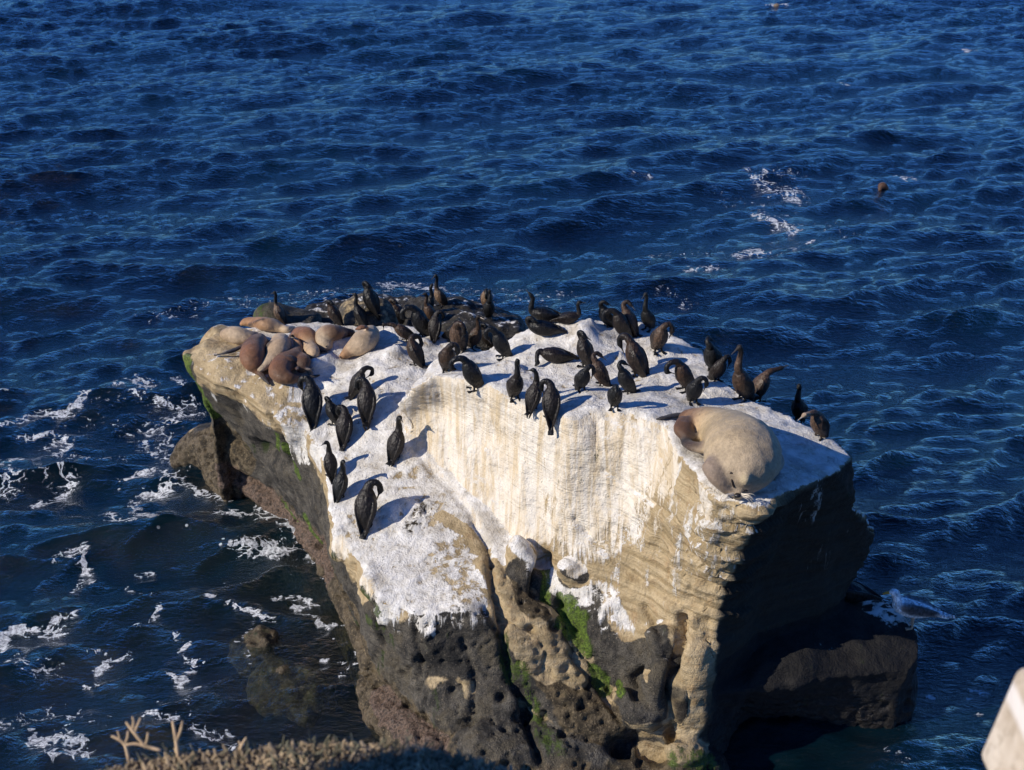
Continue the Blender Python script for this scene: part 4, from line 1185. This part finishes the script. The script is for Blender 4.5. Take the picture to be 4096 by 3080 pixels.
def sea_lion(label, body, flips=(), conv=ZA, voxel=.013, heads=(), group="sea lions sleeping in a heap on the left end of the rock", flat=.82, nose=None):
    """body: list of (x,y,r,colour[,height factor])"""
    rows = lion_rows([(b[0], b[1], b[2])+((b[4],) if len(b) > 4 else ()) for b in body], conv, flat=flat)
    chains = [(rows, [b[3] for b in body], 'balls')]
    for fl in flips:
        pts, lift, thick, col = fl
        chains.append((flipper(pts, conv, lift, thick, rows, flat, min(r[2]-r[4] for r in rows)-.05), col if isinstance(col[0], tuple) else [col]*len(pts)))
    c = np.mean(np.array(rows)[:, :3], axis=0); gz = min(r[2]-r[4] for r in rows)
    o = organic("sea_lion", chains, voxel, FUR, 7, noise=(.012, 5, 1, body[0][0]*.01), origin=(c[0], c[1], gz))
    if nose is not None:
        nx, ny, nr = nose
        sx, sy = conv(nx, ny); d = ray(sx, sy).normalized()
        dg_v = get_co(o.data)+np.array(o.location)
        bv = BVHTree.FromPolygons([Vector(v) for v in dg_v], [tuple(p.vertices) for p in o.data.polygons])
        h = bv.ray_cast(Vector((0, 0, CZ)), d)
        if h[0] is not None:
            r = nr*conv.k*h[3]/FPX
            p = h[0]-Vector(o.location)
            v, f, _ = tube([(p.x-r*.7, p.y, p.z, r*.7, r*.5), (p.x, p.y-.2*r, p.z, r*.9, r*.7), (p.x+r*.7, p.y, p.z, r*.7, r*.5)], 10, 3, (0, 1, .3))
            me = mesh_np("nose", v, f); shade_smooth(me); link("nose", me, plain_mat("nose_skin", (.02, .018, .018), .35), o)
    tag(o, label, "sea lion", group)
    return o

G = "sea lions asleep on the left end of the rock"
sea_lion("pale tan sea lion at the heap's left end, head hidden behind the russet one",
    [(760,680,95,TAN),(850,690,140,TAN),(960,710,145,TAN2),(1080,730,115,TAN),(1180,730,85,BRN),(1270,760,50,DBR)], group=G)
sea_lion("reddish tan sea lion at the very back with one dark foreflipper laid on its side",
    [(985,540,40,ORG),(1060,510,75,ORG),(1180,520,100,ORG),(1320,540,115,ORG),(1450,560,110,TAN),(1560,600,75,TAN),(1650,620,60,TAN2),(1740,590,30,TAN2)],
    [([(1300,470,38),(1200,500,32),(1110,540,32),(1085,550,22)], .10, .3, FLP)], group=G)
sea_lion("russet brown sea lion with one long dark flipper stretched out to the left",
    [(1250,740,70,DBR),(1220,800,140,BRN),(1165,890,180,BRN),(1135,1000,185,RED),(1150,1100,155,RED),(1210,1190,105,BRN),(1260,1270,55,DBR),(1330,1350,45,FLP),(1390,1420,25,FLP)],
    [([(1020,840,50),(900,910,55),(760,960,42),(640,990,26),(580,1000,12)], .03, .4, [BRN,FLP,FLP,FLP,FLP]),
     ([(1290,760,50),(1370,790,45),(1420,790,20)], .05, .35, FLP)], group=G)
sea_lion("slender cream-tan sea lion in the middle with its small head resting towards the viewer",
    [(1530,740,85,TAN),(1560,810,150,TAN),(1530,900,175,TAN),(1475,1010,140,TAN),(1400,1085,98,TAN2,1.3),(1330,1150,80,TAN2,1.6),(1262,1203,62,TAN2,1.7),(1208,1222,30,TAN,2.6)],
    [([(1420,790,30),(1380,830,50),(1350,890,40),(1345,915,20)], .22, .4, FLP)], group=G, nose=(1198,1225,12))
sea_lion("dark chocolate sea lion curled nearest the viewer with its thin neck raised into the heap",
    [(1990,1330,35,DBR),(1850,1345,62,BRN),(1700,1345,95,BRN),(1565,1290,150,BRN),(1560,1190,175,RED),(1640,1090,165,BRN),(1750,1030,140,BRN),(1805,930,88,BRN,1.2),(1815,860,64,ORG,2.2),(1790,790,50,ORG,3.2),(1765,745,30,TAN,5.)],
    [([(1880,1000,60),(1900,1080,110),(1880,1160,100),(1850,1240,60)], .05, .8, [BRN,BRN,DBR,DBR]),
     ([(1680,1010,40),(1740,1070,55),(1800,1160,50),(1800,1210,20)], .30, .4, FLP),
     ([(1960,1200,50),(1990,1240,55),(2000,1280,40)], .03, .3, GRY),
     ([(1960,1320,45),(2060,1310,35),(2140,1290,20)], .02, .4, FLP)], group=G)
sea_lion("mahogany sea lion whose tan head hangs down with closed eyes beside the thin-necked one",
    [(1760,690,60,DBR),(1840,670,105,RED),(1930,700,145,RED),(1990,790,125,ORG),(1990,870,108,TAN),(2015,935,112,TAN),(2030,970,90,TAN),(1930,940,48,TAN2)],
    [([(1840,660,20),(1750,680,24),(1700,700,22),(1700,730,12)], .25, .5, [RED,GRY,GRY,FLP])], group=G, nose=(1912,948,16))
sea_lion("tan sea lion with chubby face tilted down, right of the mahogany one",
    [(1590,590,36,FLP),(1510,590,58,DBR),(1440,590,80,BRN),(1380,605,88,TAN),(1362,655,72,TAN2),(1385,695,52,TAN2),(1395,715,30,TAN)], 
    [([(1330,700,30),(1340,735,30),(1390,745,18)], .0, .5, DBR)], conv=Z1, group=G, nose=(1380,705,7))
sea_lion("large pale tan sea lion at the heap's right end, snout pointing down left",
    [(1765,575,55,TAN),(1735,620,98,TAN),(1695,665,112,TAN2),(1645,705,95,TAN),(1590,738,66,TAN),(1550,768,48,ORG),(1512,792,26,ORG)],
    [([(1640,560,25),(1690,545,32),(1735,550,18)], .33, .5, RED)], conv=Z1, group=G, nose=(1500,795,9))

# the bull
YEL = (.43, .32, .18); GRB = (.265, .20, .145); PAL_ = (.39, .305, .195)
bull = sea_lion("huge pale bull sea lion sleeping alone at the right-hand corner, face towards the viewer",
    [(470,250,45,DBR),(530,245,90,BRN),(640,270,135,(.26,.16,.09)),(780,330,195,YEL),(900,420,262,YEL),(945,510,312,YEL),(942,590,300,PAL_),(934,655,238,GRB),(925,710,185,GRB),(915,757,140,GRB),(906,800,104,PAL_),(900,838,74,PAL_),(896,870,48,PAL_)],
    [([(600,245,70),(500,222,55),(400,225,45),(300,245,38),(235,258,14)], -.02, .35, FLP),
     ([(500,265,75),(465,330,78),(500,385,66),(580,410,52),(640,435,22)], .04, .7, [BRN,BRN,DBR,FLP,FLP]),
     ([(660,490,75),(560,475,66),(500,450,52),(470,420,30)], .04, .6, [GRB,DBR,FLP,FLP]),
     ([(1090,520,90),(1170,545,85),(1215,600,75),(1180,680,60),(1110,720,60)], .0, .6, [YEL,GRB,GRB,GRB,GRB]),
     ([(985,690,34),(965,735,48),(968,775,36)], .30, .9, [PAL_,(.45,.37,.22),PAL_]),
     ([(690,610,90),(735,700,85),(790,780,66),(835,840,45)], .10, .9, [(.20,.145,.115)]*4),
     ([(840,830,30),(880,860,40),(935,850,34)], .10, .8, [PAL_]*3)],
     
    conv=Z5, voxel=.02, group=None, flat=.80, nose=(905,865,25))
# closed eyes, mouth and ear of the bull, laid on its skin
bvv = BVHTree.FromPolygons([Vector(v) for v in get_co(bull.data)+np.array(bull.location)], [tuple(p.vertices) for p in bull.data.polygons])
DARKSKIN = plain_mat("dark_skin", (.03, .02, .016), .5)
def on_bull(nm, poly, w):
    rows = []
    for x, y in poly:
        h = bvv.ray_cast(Vector((0, 0, CZ)), ray(*Z5(x, y)).normalized())
        if h[0] is not None:
            p = h[0]-Vector(bull.location); rows.append((p.x, p.y, p.z, w, w*.8))
    if len(rows) > 1:
        v, f, _ = tube(rows, 8, 4); me = mesh_np(nm, v, f); shade_smooth(me); link(nm, me, DARKSKIN, bull)
on_bull("eye", [(858,742),(864,762),(872,790),(880,800)], .011)
on_bull("eye", [(952,832),(966,826),(982,830)], .010)
on_bull("mouth", [(824,852),(840,872),(866,890),(892,908),(915,916),(935,908)], .010)
on_bull("ear", [(845,690),(856,684),(862,692)], .008)
# whiskers
wv = []; wr = np.random.RandomState(3)
nz = [c for c in bull.children if c.name.startswith('nose')]
if nz:
    p0 = np.mean(get_co(nz[0].data), axis=0)
    for i in range(22):
        sgn = -1 if i % 2 else 1
        a = wr.uniform(-.6, .6)
        q0 = p0+np.array([sgn*.03, .0, wr.uniform(-.02, .03)])
        q1 = q0+np.array([sgn*wr.uniform(.05, .09), -.03, .03*a]); q2 = q1+np.array([sgn*.03, -.0, -.03+.02*a])
        v, f, _ = tube([(*q0, .0022, .0022), (*q1, .0022, .0022), (*q2, .002, .002)], 4, 3)
        wv.append((v, f))
    v, f = join(wv); me = mesh_np("whiskers", v, f)
    link("whiskers", me, plain_mat("whisker", (.7, .62, .5)), bull)

# swimmers
def swimmer(sx, sy, rpx, label, col, extra=None):
    c = W(sx, sy, .05); r = rpx*(c-Vector((0, 0, CZ))).length/FPX
    ch = [([(c.x-r*.9, c.y-.1, -.02, r*.5, r*.45), (c.x-r*.35, c.y, .05, r*.9, r*.7), (c.x+r*.4, c.y, .05, r*1., r*.75), (c.x+r*1.5, c.y+.1, -.12, r*1., r*.6)], [col]*4)]
    o = organic("swimming_sea_lion", ch, .025, FUR, 3, origin=(c.x, c.y, 0))
    tag(o, label, "sea lion")
swimmer(3530, 742, 15, "brown head of a sea lion swimming alone in the open water at upper right", (.07, .035, .02))
swimmer(3106, 24, 11, "small grey-brown swimmer splashing white water near the top edge", (.16, .12, .085))

# ------------------------------------------------------------------ foreground
def earth_material():
    m, nt, bs = node_mat("dry_earth"); N = NT(nt)
    g = N.n('ShaderNodeNewGeometry').outputs['Position']
    n1 = N.noise(g, 9, 5, .65); n2 = N.noise(g, 60, 4, .7)
    c = N.mix(N.ramp(n1, .35, .65), (.16, .12, .075), (.42, .32, .2)); c = N.mix(N.ramp(n2, .55, .7), c, (.55, .46, .33))
    N.put(bs, 'Base Color', c); bs.inputs['Roughness'].default_value = .95
    N.put(bs, 'Normal', N.bump(N.math('ADD', n1, n2), 1.0, .02))
    return m
EARTH = earth_material()
D0 = 3.3
def near_pt(sx, sy, dist):
    return Vector((0, 0, CZ))+ray(sx, sy)*dist
prof = [(-5200,3700),(-500,3240),(200,3170),(420,3100),(560,3065),(700,3040),(850,3025),(1000,3015),(1120,3005),(1300,2995),(1500,2995),(1700,3010),(1850,3045),(2000,3090),(2300,3130),(2900,3250),(4600,3330)]
us = np.linspace(-5200, 4600, 260)
pu = np.interp(us, [p[0] for p in prof], [p[1] for p in prof])
Vn = []; Fn = []
rowsN = 26
for j in range(rowsN):
    for i, u in enumerate(us):
        p = near_pt(u, pu[i], D0)
        t = j/(rowsN-1)
        # crest, then the ground slopes gently back below the camera; first rows fall away over the edge
        if j < 5:
            k = (5-j)/5
            q = Vector((p.x, p.y+.10*k, p.z-.9*k**1.6))
        else:
            k = (j-5)/(rowsN-6)
            q = Vector((p.x*(1), p.y-2.6*k, p.z-.10*k+.0*k))
        Vn.append(q)
Vn = np.array([tuple(v) for v in Vn])
Vn[:, 2] += .05*fbm(Vn*6, 4, 70); Vn[:, 1] += .04*fbm(Vn*7, 3, 71)
nu = len(us)
for j in range(rowsN-1):
    for i in range(nu-1):
        Fn.append((j*nu+i, j*nu+i+1, (j+1)*nu+i+1, (j+1)*nu+i))
me = mesh_np("clifftop_ground", Vn, Fn); shade_smooth(me)
tag(link("clifftop_ground", me, EARTH), kind="structure")
# gravel, dry litter and tufts over the edge
gr = np.random.RandomState(11); parts = []
for i in range(5200):
    u = gr.uniform(250, 2050); pv = np.interp(u, us, pu)
    p = near_pt(u, pv, D0)+Vector((0, -abs(gr.normal(0, .12)), gr.uniform(0, .02)))
    r = gr.uniform(.002, .0085)
    a = gr.normal(size=3)*r
    v, f, _ = tube([(*(np.array(p)-a), r*.5, r*.4), (*p, r*.8, r*.6), (*(np.array(p)+a), r*.5, r*.4)], 5, 1)
    parts.append((v, f))
V, F = join(parts)
tag(link("dry_litter", mesh_np("dry_litter", V, F), plain_mat("litter", (.34, .26, .165), .9, .2, 12)), kind="stuff")
parts = []
for i in range(900):
    u = gr.uniform(1050, 2150) if gr.rand() < .8 else gr.uniform(350, 1050); pv = np.interp(u, us, pu)
    p = np.array(near_pt(u, pv, D0))+np.array([0, -abs(gr.normal(0, .1)), -.01])
    h = gr.uniform(.015, .055); b = gr.normal(0, .35, 2)
    v, f, _ = tube([(*p, .0022, .0022), (*(p+np.array([b[0]*.4*h, b[1]*.4*h, h*.6])), .0018, .0018), (*(p+np.array([b[0]*h, b[1]*h, h])), .001, .001)], 3, 1)
    parts.append((v, f))
V, F = join(parts)
tag(link("dry_grass", mesh_np("dry_grass", V, F), plain_mat("grass_dry", (.16, .15, .10), .9, .2, 12)), kind="stuff")
TW = plain_mat("twig", (.62, .44, .26), .8, .2, 30)
def twig_plant(stems, label):
    parts = []
    for s in stems:
        rows = []
        for (x, y, r) in s:
            p = near_pt(x, y, D0-.02); rows.append((p.x, p.y, p.z, r*.68, r*.68))
        v, f, _ = tube(rows, 7, 4); parts.append((v, f))
    V, F = join(parts)
    b = V[V[:, 2].argmin()].copy()
    o = link("dry_twig", mesh_np("dry_twig", V-b, F), TW); o.location = b
    for p in o.data.polygons: p.use_smooth = True
    tag(o, label, "dry plant")
twig_plant([[(515,3040,.006),(500,2980,.006),(470,2955,.005),(448,2945,.004)],
            [(500,2980,.005),(545,2975,.005),(600,2990,.006),(640,3000,.005)],
            [(585,2990,.006),(560,2960,.006),(530,2920,.007),(505,2890,.004)],
            [(530,2920,.006),(535,2890,.005),(530,2868,.003)],[(540,2925,.005),(555,2890,.004),(562,2872,.003)],
            [(500,2975,.004),(510,2950,.004),(512,2925,.003)],[(478,2958,.003),(475,2940,.003),(470,2925,.002)],
            [(580,2985,.004),(590,2955,.005),(592,2930,.003)]], "pale branching dry stem at the left of the clifftop edge")
twig_plant([[(712,3030,.007),(708,2990,.007),(700,2940,.006),(690,2885,.004)],[(706,2965,.006),(722,2925,.005),(730,2885,.003)]],
           "forked dry stem like a letter V standing right of the branching one")
twig_plant([[(960,3000,.005),(970,2975,.005),(985,2950,.003)],[(965,2985,.004),(955,2965,.003)]], "short sunlit dry sprig at the middle of the clifftop edge")
twig_plant([[(1840,3090,.004),(1860,3070,.004),(1905,3052,.003)],[(1850,3085,.004),(1830,3060,.003)]], "low dry sprig at the bottom right end of the clifftop edge")

# weathered stone post at the lower right
def post():
    dist = 2.6
    def P(x, y): return near_pt(x, y, dist)
    m, nt, bs = node_mat("weathered_stone"); N = NT(nt)
    g = N.n('ShaderNodeTexCoord').outputs['Object']
    n1 = N.noise(g, 7, 4, .6); n2 = N.noise(g, 40, 3, .6)
    c = N.mix(N.ramp(n1, .35, .65), (.44, .36, .27), (.62, .54, .44)); c = N.mix(N.math('MULTIPLY', N.ramp(n2, .5, .7), .5), c, (.3, .24, .17))
    sz = N.n('ShaderNodeSeparateXYZ'); N.put(sz, 0, g); z0 = (P(0, 2830).z-P(0, 3300).z)
    c = N.mix(N.math('MULTIPLY', N.ramp(N.math('ABSOLUTE', N.math('SUBTRACT', sz.outputs[2], z0)), .03, .01), .8), c, (.74, .70, .66))
    N.put(bs, 'Base Color', c); bs.inputs['Roughness'].default_value = .85; N.put(bs, 'Normal', N.bump(n1, .5, .02))
    k = dist/FPX
    base = P(4060, 3300); 
    import bmesh
    def tier(x0b, x0t, yb, yt, depth, rnd):
        """slab whose left side leans from x0b (bottom) to x0t (top)"""
        a = P(x0b, yb); b = P(x0t, yt); wdt = 330*k
        bm = bmesh.new()
        zb, zt = a.z, b.z
        vs = []
        for (x, y, z) in [(a.x, a.y, zb), (a.x+wdt+(b.x-a.x), a.y, zb), (a.x+wdt+(b.x-a.x), a.y+depth, zb), (a.x, a.y+depth, zb),
                          (b.x, a.y, zt), (b.x+wdt, a.y, zt), (b.x+wdt, a.y+depth, zt), (b.x, a.y+depth, zt)]:
            vs.append(bm.verts.new((x, y, z)))
        for f in [(0,1,5,4),(1,2,6,5),(2,3,7,6),(3,0,4,7),(4,5,6,7),(3,2,1,0)]: bm.faces.new([vs[i] for i in f])
        bmesh.ops.recalc_face_normals(bm, faces=bm.faces)
        bmesh.ops.bevel(bm, geom=list(bm.edges), offset=rnd, segments=5, profile=.5, affect='EDGES')
        me = bpy.data.meshes.new("t"); bm.to_mesh(me); bm.free(); shade_smooth(me)
        return me
    me = tier(4005, 4090, 3260, 2702, .16, .022)
    v = get_co(me)-np.array(base); set_co(me, v); me.name = "stone_post"
    o = link("stone_post", me, m); o.location = base
    tag(o, "blurred pale stone post cut off by the lower right corner", "stone post")
post()

# unseen boulder shape added left of the view to shade the edge's middle
def shade_blocker():
    rows = [(-4.15,.76,6.4,.30,.46),(-4.15,.76,7.4,.30,.45),(-4.12,.77,8.6,.26,.42),(-4.1,.77,9.9,.24,.36),(-4.1,.77,10.7,.18,.25)]
    v, f, _ = tube(rows, 18, 6, (0, 1, 0))
    me = remesh(v, f, .05, 2); w = get_co(me); w += get_no(me)*(.09*fbm(w*2.5, 4, 90))[:, None]; set_co(me, w); shade_smooth(me)
    tag(link("boulder", me, EARTH), "tall added shade blocker shaped like a boulder on the clifftop, left of the dry stems, outside the picture", "rock")
shade_blocker()
